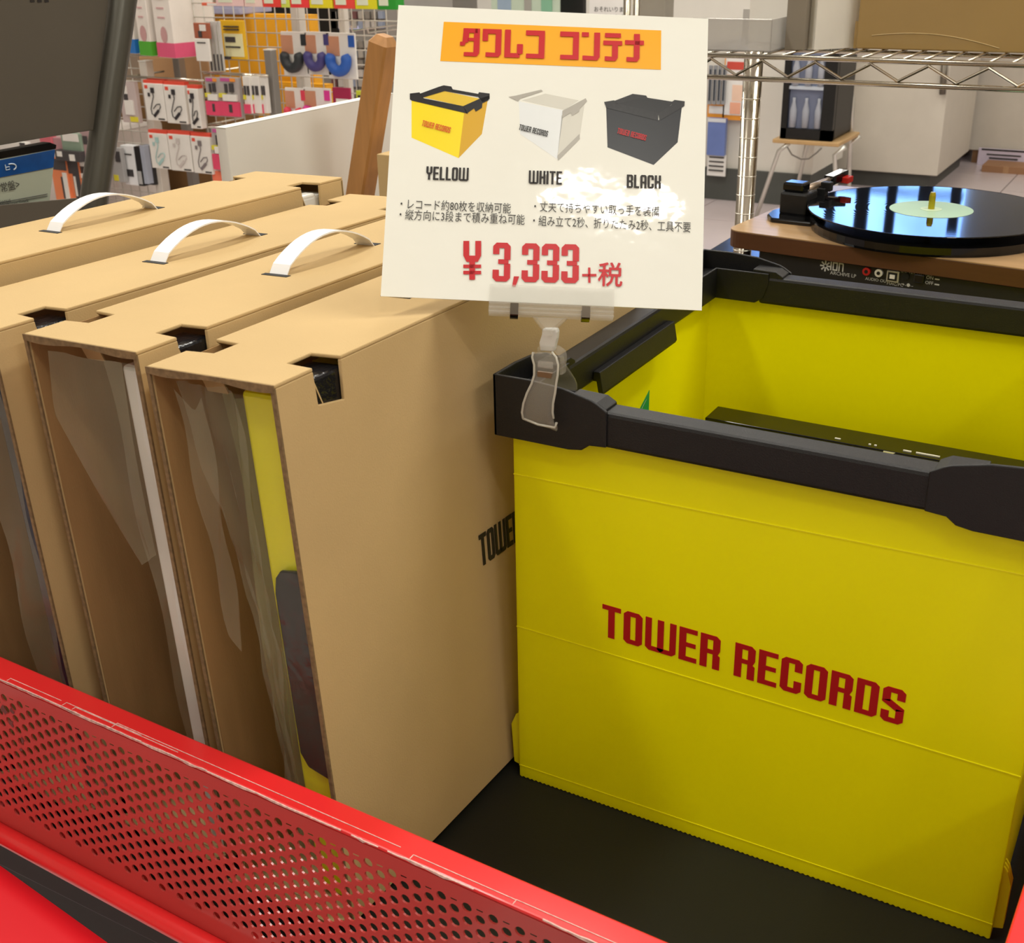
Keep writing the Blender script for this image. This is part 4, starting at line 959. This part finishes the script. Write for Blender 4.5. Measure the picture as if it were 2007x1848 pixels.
# leaning wooden post with chamfered tip
wp = thing('wooden_post', 'light brown square wooden post leaning behind the price sign', 'post', tuple(aty(700, 372, .75)))
a = aty(745, 60, .75); b2 = aty(690, 420, .75); ax = (a - b2).normalized(); s_ = V((1, 0, 0)); s_ = (s_ - ax * s_.dot(ax)).normalized(); n_ = ax.cross(s_)
s_ = (Matrix.Rotation(rad(-3), 3, ax) @ s_); n_ = ax.cross(s_)
c0 = (aty(752, 85, .765)); c1 = c0 - ax * .45; hw = .0165
mb = MB(); ch_ = .003
oct_ = [(-hw, -hw + ch_), (-hw + ch_, -hw), (hw - ch_, -hw), (hw, -hw + ch_), (hw, hw - ch_), (hw - ch_, hw), (-hw + ch_, hw), (-hw, hw - ch_)]
vs = [c1 + s_ * p_ + n_ * q_ for p_, q_ in oct_] + [c0 + s_ * p_ + n_ * q_ for p_, q_ in oct_] + [c0 + ax * .011 + s_ * p_ * .55 + n_ * q_ * .55 for p_, q_ in oct_]
fs = [(i, (i + 1) % 8, 8 + (i + 1) % 8, 8 + i) for i in range(8)] + [(8 + i, 8 + (i + 1) % 8, 16 + (i + 1) % 8, 16 + i) for i in range(8)] + [tuple(range(8))[::-1], tuple(range(16, 24))]
mb.add(vs, fs); mb.build('post_body', m_post, wp, world=True)
# flat pack behind it
p = aty(738, 302, .70)
t = thing('kraft_flat_pack', 'brown cardboard box peeping out between wooden post and sign', 'box', (p.x, .70, -.2))
MB().box(p.x, p.x + .12, .70, .86, -.2, p.z).build('body', m_card, t, world=True, bevel=.001)

# ================================================================ LEFT: GRID DISPLAY AND GOODS
GY = 3.0
m_wire = mat('white_wire', (206, 200, 188), .4, .2)
def wire_grid(label, x0, x1, z0, z1, Yp, step=.05, m=m_wire):
    g = thing('wire_grid', label, 'grid', ((x0 + x1) / 2, Yp, z0))
    nx = int((x1 - x0) / step); nz = int((z1 - z0) / step)
    a = MB().tube([(0, Yp, z0), (0, Yp, z1)], .0024, 5).build('vertical_wire', m, g, smooth=True); base = None
    loc0 = V(((x0 + x1) / 2, Yp, z0))
    for i in range(nx + 1):
        o = a if i == 0 else a.copy()
        if i: COL.objects.link(o)
        o.parent = g; o.location = V((x0 + i * step, 0, 0)) - loc0; RM[o.name] = RM[g.name]
    a = MB().tube([(x0, Yp - .004, 0), (x1, Yp - .004, 0)], .0024, 5).build('horizontal_wire', m, g, smooth=True)
    for i in range(nz + 1):
        o = a if i == 0 else a.copy()
        if i: COL.objects.link(o)
        o.parent = g; o.location = V((0, 0, z0 + i * step)) - loc0; RM[o.name] = RM[g.name]
    return g
gx0 = aty(395, 150, GY).x; gx1 = aty(790, 100, GY).x
wire_grid('white wire grid panel hung with cables and neck cushions', gx0, gx1, -.45, .75, GY)
gl0 = aty(150, 200, GY - .0).x; gl1 = aty(318, 330, GY).x
wire_grid('white wire grid panel with black and white boxes, beside the metal stand', gl0, gl1, -.55, .30, GY)
def pole(px, py0, py1, Yp, rr, label, m, name='display_pole'):
    a = aty(px, py0, Yp); b2 = aty(px, py1, Yp)
    t = thing(name, label, 'pole', (a.x, Yp, FZ))
    MB().box(a.x - rr, a.x + rr, Yp - rr, Yp + rr, FZ, a.z).build('upright', m, t, world=True, bevel=.003)
    MB().box(a.x - rr * 1.05, a.x + rr * 1.05, Yp - rr * 1.05, Yp + rr * 1.05, a.z, a.z + .004).build('cap', m_white, t, world=True)
m_pole = mat('grey_upright', (150, 146, 140), .4, .4); m_wpole = mat('white_upright', (214, 206, 194), .5)
pole(529, 98, 230, GY - .05, .017, 'short grey upright in front of the yellow box', m_pole)
pole(578, -40, 200, GY + .1, .020, 'white upright behind the neck cushions', m_wpole)
pole(668, -40, 200, GY + .15, .014, 'slim white upright near the wooden post', m_wpole)
pole(285, 120, 380, GY - .02, .020, 'white upright beside the earphone packs', m_wpole)
pole(340, 40, 380, GY + .15, .018, 'grey upright behind the earphone packs', m_pole)
pole(415, 250, 380, GY + .15, .018, 'grey upright behind the pink pouches', m_pole)
# yellow boxes behind the grid
m_amber = mat('amber_board', (236, 168, 30), .5, var=.08, vs=4)
def bgbox(name, label, px, Yp, depth, m, cat='box', group=None, yaw=0):
    x0, x1, ya, yb, za, zb_ = wallrect(*px, Yp, 0)
    t = thing(name, label, cat, ((x0 + x1) / 2, Yp, za), group=group)
    MB().box(x0, x1, Yp, Yp + depth, za, zb_).build('body', m, t, world=True, bevel=.004)
    MB().box(x0, x1, Yp + .002, Yp + depth - .002, zb_, zb_ + .004).build('lid', m, t, world=True)
    return t
bgbox('yellow_carton', 'large amber yellow carton behind the wire grid', (410, 30, 612, 172), GY + .35, .06, m_amber)
t = bgbox('yellow_carton', 'lower amber carton with reddish lettering behind the pink cushions', (505, 165, 642, 262), GY + .28, .05, m_amber)
for k in range(4):
    a = wallrect(530, 168 + k * 17, 555, 181 + k * 17, GY + .298, .002)
    MB().tube([(lerp(a[0], a[1], .5) + .035 * math.cos(q_), GY + .297, lerp(a[4], a[5], .5) + .02 * math.sin(q_)) for q_ in [i * .6 for i in range(9)]], .006, 5).build('lettering', mat('brown_print', (176, 96, 20), .5), t, world=True)
# tan cartons behind the left part
m_tan = mat('tan_carton_far', (196, 152, 108), .7)
bgbox('brown_carton', 'tan carton on the shelf above the earphone packs', (272, 112, 345, 160), GY + .3, .3, m_tan)
bgbox('brown_carton', 'tan carton on the shelf behind the white hanging tag', (348, 108, 410, 172), GY + .32, .3, m_tan)
bgbox('brown_carton', 'dark brown carton low behind the white uprights', (225, 180, 430, 420), GY + .45, .3, mat('umber_carton', (140, 104, 62), .7))
# far dark and grey shelving behind the grid
bgbox('far_gondola', 'grey far gondola shelving beyond the wire grids', (150, -120, 560, 470), GY + 1.2, .4, mat('far_grey_board', (170, 150, 130), .7), 'shelving')
fg = bgbox('far_gondola', 'grey slatted shelving behind the wooden post', (600, -100, 800, 420), GY + 1.0, .4, mat('far_grey', (150, 146, 140), .6), 'shelving')
bgbox('black_screen', 'black panel behind the top of the wire grid', (470, 14, 660, 62), GY + .98, .02, m_fb, 'display')
t, _ = card('glowing_strip', 'pale glowing shelf strip left of the wooden post', 'shelf strip', (655, 50, 712, 57), GY + 1.0, mat('strip_glow', (214, 214, 250), .4, emit=.5), group=None)
k_ = 0
m_gp = [mat('tiny_pack_%d' % i, c, .5) for i, c in enumerate(((178, 172, 162), (140, 134, 126), (196, 190, 184), (120, 80, 80), (150, 160, 180)))]
for i in range(8):
    for j in range(9):
        px, py = 655 + i * 13, 22 + j * 19
        if 44 < py < 62: continue
        x0, x1, ya, yb, za, zb_ = wallrect(px, py, px + 9, py + 14, GY + 1.0, .02)
        tag(MB().box(x0, x1, ya, yb, za, zb_).build('hanging_pack', random.choice(m_gp)), 'small blurred pack hanging on the far grey shelving', 'pack', 'tiny packs on the far grey shelving')
# white cartons on top shelf (turned 35 degrees)
def corner_carton(label, pxc, pxl, pxr, py0, py1, Yp, band, m_side=None):
    a = aty(pxc, py1, Yp); zt_ = aty(pxc, py0, Yp).z; yaw = rad(-12)
    t = thing('white_carton', label, 'box', tuple(a), (0, 0, yaw))
    wl = (a - aty(pxl, py1, Yp)).length; wr = .20; h = zt_ - a.z
    MB().box(-wl, 0, 0, wr, 0, h).build('body', mat('carton_white', (240, 232, 222), .5), t, bevel=.003)
    MB().box(-wl - .001, .001, -.001, wr + .001, .002, .055).build('colour_band', band, t)
    for q_ in range(3): MB().box(-wl * .75, -wl * .35, -.002, 0, h * (.75 - q_ * .12), h * (.77 - q_ * .12)).build('printed_line', mat('line_pink', (214, 170, 170), .5), t)
    MB().lathe([(0, 0), (.018, 0), (.018, .002), (0, .002)], (0, 0, 0), 16)
    d = MB(); d.add([(-wl * .5 + .022 * math.cos(q_ * .52), -.0015, h * .3 + .03 * math.sin(q_ * .52)) for q_ in range(12)], [tuple(range(12))]); d.build('round_picture', mat('picture_rose', (206, 160, 158), .5), t, fix=False)
    return t
corner_carton('white carton with pink bottom band on the top shelf', 345, 301, 383, -40, 115, GY - .1, mat('band_pink', (230, 92, 130), .5))
corner_carton('white carton with green bottom band on the top shelf', 299, 269, 300, -40, 111, GY - .08, mat('band_green', (84, 176, 50), .5))
corner_carton('white carton with blue bottom band beside the thick tube', 267, 235, 267, -40, 106, GY - .05, mat('band_blue', (40, 120, 200), .5))
# earphone packs
m_or = mat('pack_orange', (226, 80, 60), .5); m_pw = mat('pack_white', (236, 232, 224), .45)
def ear_pack(px, label, cable, group='earphone packs on the grid', Yp=GY - .09):
    x0, x1, _, _, za, zb_ = wallrect(*px, Yp - .03, 0); ya, yb = Yp - .03, Yp; w_, h_ = x1 - x0, zb_ - za
    t = thing('earphone_pack', label, 'pack', ((x0 + x1) / 2, Yp, za), group=group)
    MB().box(x0, x1, ya, yb, za, zb_).build('pack_box', m_pw, t, world=True, bevel=.002)
    MB().box(x0, x1, ya + .005, yb + .001, zb_, zb_ + .012).build('top_flap', m_or, t, world=True)
    MB().box(x0 + w_ * .08, x0 + w_ * .24, ya - .001, ya, zb_ - h_ * .14, zb_ - h_ * .05).build('badge', m_or, t, world=True)
    mcb = cable
    P_ = lambda u, v: V((x0 + w_ * u, ya - .003, zb_ - h_ * v))
    MB().tube([P_(.48, .2), P_(.50, .35), P_(.40, .5), P_(.30, .68), P_(.32, .82), P_(.45, .86), P_(.62, .78), P_(.80, .62), P_(.78, .54), P_(.6, .56), P_(.42, .68)], .0018, 5).build('cable_picture', mcb, t, world=True, smooth=True)
    MB().obox(P_(.48, .18), V((.009, 0, 0)), V((0, .001, 0)), V((0, 0, .010))).build('earbud_picture', mcb, t, world=True)
    MB().obox(P_(.28, .30), V((.005, 0, 0)), V((0, .001, 0)), V((0, 0, .007))).build('earbud_picture', mcb, t, world=True)
    MB().obox(P_(.55, .80), V((.014, 0, .012)), V((0, .001, 0)), V((-.004, 0, .004))).build('control_picture', mcb, t, world=True)
    MB().box(x0 + w_ * .6, x0 + w_ * .92, ya - .001, ya, zb_ - h_ * .97, zb_ - h_ * .93).build('printed_line', m_graytxt, t, world=True)
    return t
cb, cm, cg, cg2 = mat('cable_black', (50, 46, 48), .5), mat('cable_mint', (170, 204, 200), .5), mat('cable_pale', (206, 196, 190), .5), mat('cable_mid', (128, 118, 118), .5)
ear_pack((284, 164, 322, 236), 'white earphone pack with black cable picture, upper row left', cb)
ear_pack((324, 167, 364, 242), 'white earphone pack with black cable picture, upper row middle', cb)
ear_pack((370, 174, 391, 252), 'narrow white earphone pack at the right of the upper row', cb)
ear_pack((294, 262, 330, 330), 'white earphone pack with mint cable picture, lower row left', cm)
ear_pack((332, 264, 374, 335), 'white earphone pack with pale grey cable picture, lower row middle', cg)
ear_pack((377, 268, 414, 340), 'white earphone pack with dark grey cable picture, lower row right', cg2)
def rod(px0, px1, py0, py1, Yp, label):
    a = aty(px0, py0, Yp); b2 = aty(px1, py1, Yp)
    t = thing('hook_rail', label, 'rail', tuple(a)); MB().tube([a, V((b2.x, Yp, a.z))], .005, 8).build('rail_bar', m_chrome, t, world=True, smooth=True)
    MB().tube([a, a + V((0, .2, 0))], .004, 6).build('bracket', m_chrome, t, world=True); 
rod(250, 400, 150, 152, GY - .10, 'thin metal hook rail above the upper earphone packs')
rod(400, 525, 143, 146, GY - .10, 'shiny metal hook rail above the pink cable packs')
rod(412, 470, 243, 244, GY - .10, 'shiny metal hook rail above the lower pink cable pack')
# pouches, packs
m_pgrey = mat('pouch_grey', (176, 168, 164), .3); m_pink = mat('pouch_pink', (228, 76, 110), .35); m_ylw = mat('tag_yellow', (226, 214, 60), .5); m_dk = mat('plug_dark', (70, 66, 66), .5); m_crim = mat('pouch_crimson', (170, 30, 56), .4)
def pinkpack(px, label, Yp=GY - .1):
    card('cable_pack', label, 'pack', px, Yp, m_pgrey, th=.02, group='pink and grey cable packs', parts=(('header_strip', (.1, .02, .6, .1), mat('rainbow_violet', (196, 90, 150), .5)), ('header_strip', (.6, .02, .85, .1), mat('rainbow_orange', (240, 150, 60), .5)), ('plug_picture', (.3, .16, .42, .38), m_dk), ('plug_picture', (.55, .14, .75, .36), m_dk),
        ('yellow_tag', (0, .4, .35, .5), m_ylw), ('white_label', (.2, .42, .9, .58), m_pw), ('pink_panel', (0, .6, 1, .96), m_pink), ('connector_picture', (.5, .66, .66, .86), m_dk)))
pinkpack((405, 152, 432, 228), 'pink and grey cable pack at the left end of the rail'); pinkpack((432, 152, 470, 230), 'wide pink and grey cable pack in the middle of the rail')
pinkpack((418, 252, 447, 335), 'pink and grey cable pack hanging on the lower rail')
for i, (a_, b_) in enumerate(((478, 492), (492, 510), (512, 522))):
    card('plug_pack', ('white plug pack with pink edge on the rail', 'white pack with two black plugs on the rail', 'narrow white plug pack at the right end of the rail')[i], 'pack', (a_, 150, b_, 222), GY - .1 + .01 * i, m_pw, th=.02, group='white plug packs', parts=(('plug_picture', (.1, .25, .4, .5), m_dk), ('plug_picture', (.55, .25, .85, .5), m_dk), ('yellow_tag', (0, .5, .3, .62), m_ylw), ('pink_panel', (0, .75, .25 if i else .8, 1), m_pink)))
card('yellow_card', 'yellow product card hanging on the wire grid', 'card', (433, 40, 480, 116), GY - .02, mat('card_yellow', (248, 196, 40), .5), parts=(('paper_panel', (.14, .34, .92, .93), mat('panel_cream', (244, 240, 190), .5)), ('device_picture', (.2, .42, .62, .56), m_dk), ('printed_line', (.2, .66, .8, .7), m_graytxt), ('printed_line', (.2, .14, .8, .17), m_graytxt), ('printed_line', (.2, .22, .8, .25), m_graytxt), ('black_block', (.1, .93, .35, 1), m_dk)))
for k in range(4):
    card('slim_pouch', 'slim clear cable pouch by the yellow card, %s of four' % ('leftmost', 'second from left', 'third from left', 'rightmost')[k], 'pouch', (408 + k * 7, 42, 413 + k * 7, 140), GY - .07 - .004 * k, mat('pouch_mist', (204, 202, 196), .25), group='slim cable pouches', parts=(('cable', (.3, .65, .8, .98), m_dk),))
card('white_tag', 'plain white tag hanging in front of the tan carton', 'tag', (383, 76, 410, 120), GY - .12, m_pw, parts=(('printed_line', (.2, .15, .8, .2), m_graytxt),))
card('orange_pack', 'orange pack at the bottom left of the white board', 'pack', (417, 336, 440, 372), GY - .1, mat('pack_coral', (250, 128, 96), .5), parts=(('white_label', (.6, .6, 1, .9), m_pw),))
card('small_pack', 'brown and white pack in the upper row above the white tag', 'pack', (380, 45, 410, 76), GY - .1, mat('pack_rust', (170, 96, 70), .5), parts=(('white_label', (.4, .1, .8, .5), m_pw), ('plug_picture', (.3, .5, .5, .9), m_dk)))
# neck cushion packs
def neckpack(px, label, col, Yp=GY - .1, group='neck cushion packs'):
    x0, x1, ya, yb, za, zb_ = wallrect(*px, Yp, .008); w_, h_ = x1 - x0, zb_ - za
    t = thing('neck_cushion_pack', label, 'pack', ((x0 + x1) / 2, Yp, za), group=group)
    MB().box(x0, x1, ya, yb, za, zb_).build('backing_card', m_pw, t, world=True, bevel=.002)
    MB().box(x0, x0 + w_ * .45, ya - .002, ya, zb_ - h_ * .5, zb_ - h_ * .08).build('photo_panel', mat('skin_print', (206, 148, 116), .5), t, world=True)
    MB().box(x0 + w_ * .78, x1 - .002, ya - .003, ya, zb_ - h_ * .3, zb_ - h_ * .05).build('colour_square', col, t, world=True)
    c = V(((x0 + x1) / 2, ya - .02, za + h_ * .42)); R_ = w_ * .28
    MB().tube([c + V((R_ * math.cos(q_), 0, R_ * 1.05 * math.sin(q_))) for q_ in [rad(150 + i * 15) for i in range(17)]], [R_ * .38] * 1 + [R_ * .55] * 15 + [R_ * .38], 10).build('cushion', col, t, world=True, smooth=True)
    return t
neckpack((556, 62, 606, 148), 'black neck cushion pack on the wire grid', mat('cushion_black', (46, 50, 52), .5))
neckpack((602, 62, 650, 146), 'purple blue neck cushion pack on the wire grid', mat('cushion_purple', (70, 64, 120), .5))
neckpack((644, 64, 700, 154), 'bright blue neck cushion pack on the wire grid', mat('cushion_blue', (44, 92, 176), .5))
neckpack((564, 172, 604, 250), 'coral red neck cushion pack on the lower hooks', mat('cushion_coral', (228, 70, 90), .5))
neckpack((600, 172, 652, 250), 'magenta neck cushion pack on the lower hooks', mat('cushion_magenta', (222, 60, 150), .5))
card('maroon_pack', 'maroon pack at the right end of the lower hooks', 'pack', (652, 172, 686, 208), GY - .08, mat('pack_maroon', (170, 40, 80), .5), parts=(('white_label', (.2, .6, .9, .9), m_pw),))
card('lime_tag', 'lime yellow price tag beside the wooden post', 'tag', (698, 178, 716, 200), GY - .09, mat('tag_lime', (206, 214, 60), .5), parts=(('printed_line', (.2, .4, .8, .6), m_graytxt),))
for k, (px, py) in enumerate(((690, 60), (722, 64))):
    a = aty(px, py, GY - .3); t = thing('display_hook', ('long wire display hook left of the wooden post, nearer pillar', 'long wire display hook just left of the wooden post')[k], 'hook', tuple(a))
    MB().tube([a + V((0, .34, 0)), a, a + V((0, -.004, .015))], .003, 6).build('hook_wire', m_chrome, t, world=True)
# top row of colourful packs
cols = [((420, 475), (236, 200, 196), 'pale pink'), ((476, 512), (240, 210, 200), 'cream'), ((512, 548), (232, 70, 60), 'red'), ((548, 566), (210, 220, 90), 'lime'), ((566, 604), (236, 64, 66), 'red and white'), ((604, 650), (230, 214, 40), 'yellow'), ((652, 694), (232, 76, 66), 'orange red'), ((694, 738), (222, 214, 40), 'golden yellow'), ((738, 775), (46, 150, 50), 'green')]
for (a_, b_), c_, nm in cols:
    card('snack_pack', '%s pack in the colourful row along the top edge' % nm, 'pack', (a_, -60, b_ - 1, 12 + (a_ - 420) * .022), GY - .15, mat('snack_' + nm.replace(' ', '_'), c_, .4), th=.05, group='colourful packs along the top', parts=(('white_label', (.1, .72, .6, .9), mat('label_pale2', (222, 226, 200), .5)),))
card('shelf_strip', 'orange red shelf edge strip at the top of the grid', 'shelf strip', (395, 6, 512, 12), GY - .16, mat('strip_red', (230, 110, 80), .5), parts=(('white_label', (.1, .1, .3, .9), m_pw),))
bgbox('grey_block', 'row of grey and lilac cartons under the orange strip', (400, 14, 470, 28), GY + .3, .2, mat('lilac_grey', (170, 170, 196), .5))
# boxes in the left grid: black and white
def bw(px, label, side=False):
    card('headphone_box', label, 'box', px, GY - .02, mat('box_white2', (240, 240, 240), .4) if not side else mat('box_black2', (44, 42, 42), .4), th=.04, group='white and black boxed goods', parts=((('round_picture', (.25, .6, .75, .78), m_dk), ('printed_line', (.2, .2, .8, .23), m_graytxt)) if not side else (('label', (.15, .62, .85, .95), mat('label_grey2', (190, 190, 188), .5)),)))
bw((241, 286, 266, 362), 'white box with round black picture on the left grid'); bw((267, 288, 277, 364), 'black box edge right of the white box', True)
card('headphone_box', 'blue grey box edge between two black ones', 'box', (278, 286, 286, 360), GY - .05, mat('box_bluegrey', (170, 176, 190), .4), th=.04, group='white and black boxed goods')
bw((287, 286, 298, 362), 'black box edge nearest the white upright', True)
card('clear_pack', 'clear pack with yellow tag right of the thick tube', 'pack', (236, 160, 268, 240), GY - .08, mat('pack_lilac', (200, 184, 180), .3), th=.02, parts=(('white_label', (.1, .1, .5, .4), m_pw), ('yellow_tag', (.5, .85, .95, .97), m_ylw), ('plug_picture', (.3, .3, .5, .5), m_dk), ('white_label', (.3, .45, .8, .8), m_pw)))
card('clear_pack', 'small pale pack hidden low behind the thick tube', 'pack', (218, 290, 240, 356), GY - .07, mat('pack_smoke', (176, 174, 172), .3), th=.02, parts=(('yellow_tag', (.1, .8, .5, .97), m_ylw), ('plug_picture', (.5, .1, .9, .4), m_dk)))
# goods seen under the metal plate
def goods(px, label, m, Yp=GY - .2, parts=(), th=.03): card('hanging_pack', label, 'pack', px, Yp, m, th=th, parts=parts)
m_salmon = mat('pack_salmon', (238, 140, 92), .5); m_pale = mat('pack_pale', (224, 214, 206), .5)
goods((0, 278, 50, 300), 'white pack under the grey plate at the left edge', m_pw, parts=(('black_badge', (.8, .0, 1, .7), m_dk),))
goods((78, 262, 100, 290), 'red and pink pack just under the grey plate', mat('pack_rose', (214, 110, 120), .5))
goods((96, 270, 122, 300), 'dusky pink pack above the black packs', mat('pack_dusky', (186, 140, 144), .5), GY - .19)
goods((122, 262, 160, 312), 'pale green clear pack above the black packs', mat('pack_sage', (140, 160, 140), .4), parts=(('white_label', (.1, .0, .9, .3), m_pw), ('white_label', (0, .7, .4, 1), m_pw)))
goods((160, 256, 182, 310), 'grey and pink pack next to the thick tube', mat('pack_mauve', (180, 150, 150), .4), GY - .19, parts=(('plug_picture', (.2, .2, .6, .5), m_dk),))
goods((104, 312, 134, 396), 'salmon and black pack left of two beside the disc case', m_salmon, parts=(('black_header', (0, 0, 1, .25), m_dk), ('pattern', (.7, .3, .95, .95), m_pw), ('black_patch', (.6, .4, .7, .9), m_dk)))
goods((134, 315, 158, 400), 'salmon and black pack nearer the thick tube', m_salmon, GY - .19, parts=(('black_header', (0, 0, 1, .3), m_dk), ('black_patch', (.5, .3, 1, 1), m_dk), ('pattern', (.55, .35, .7, .8), m_pw)))
goods((156, 308, 186, 400), 'black and white pack tucked behind the thick tube', m_dk, GY - .18, parts=(('white_label', (.2, .1, .5, .2), m_pw), ('white_label', (.1, .35, .4, .45), m_pw), ('white_label', (.5, .6, .7, .75), m_pw)))
goods((108, 296, 156, 316), 'black and white cluster of pack headers beside the disc case', m_dk, GY - .22, parts=(('white_label', (.1, .1, .3, .6), m_pw), ('white_label', (.6, .3, .8, .9), m_pw)))
bgbox('pale_shelf', 'pale shelf unit behind the packs under the grey plate', (-60, 250, 230, 440), GY + .03, .3, m_pale, 'shelf')
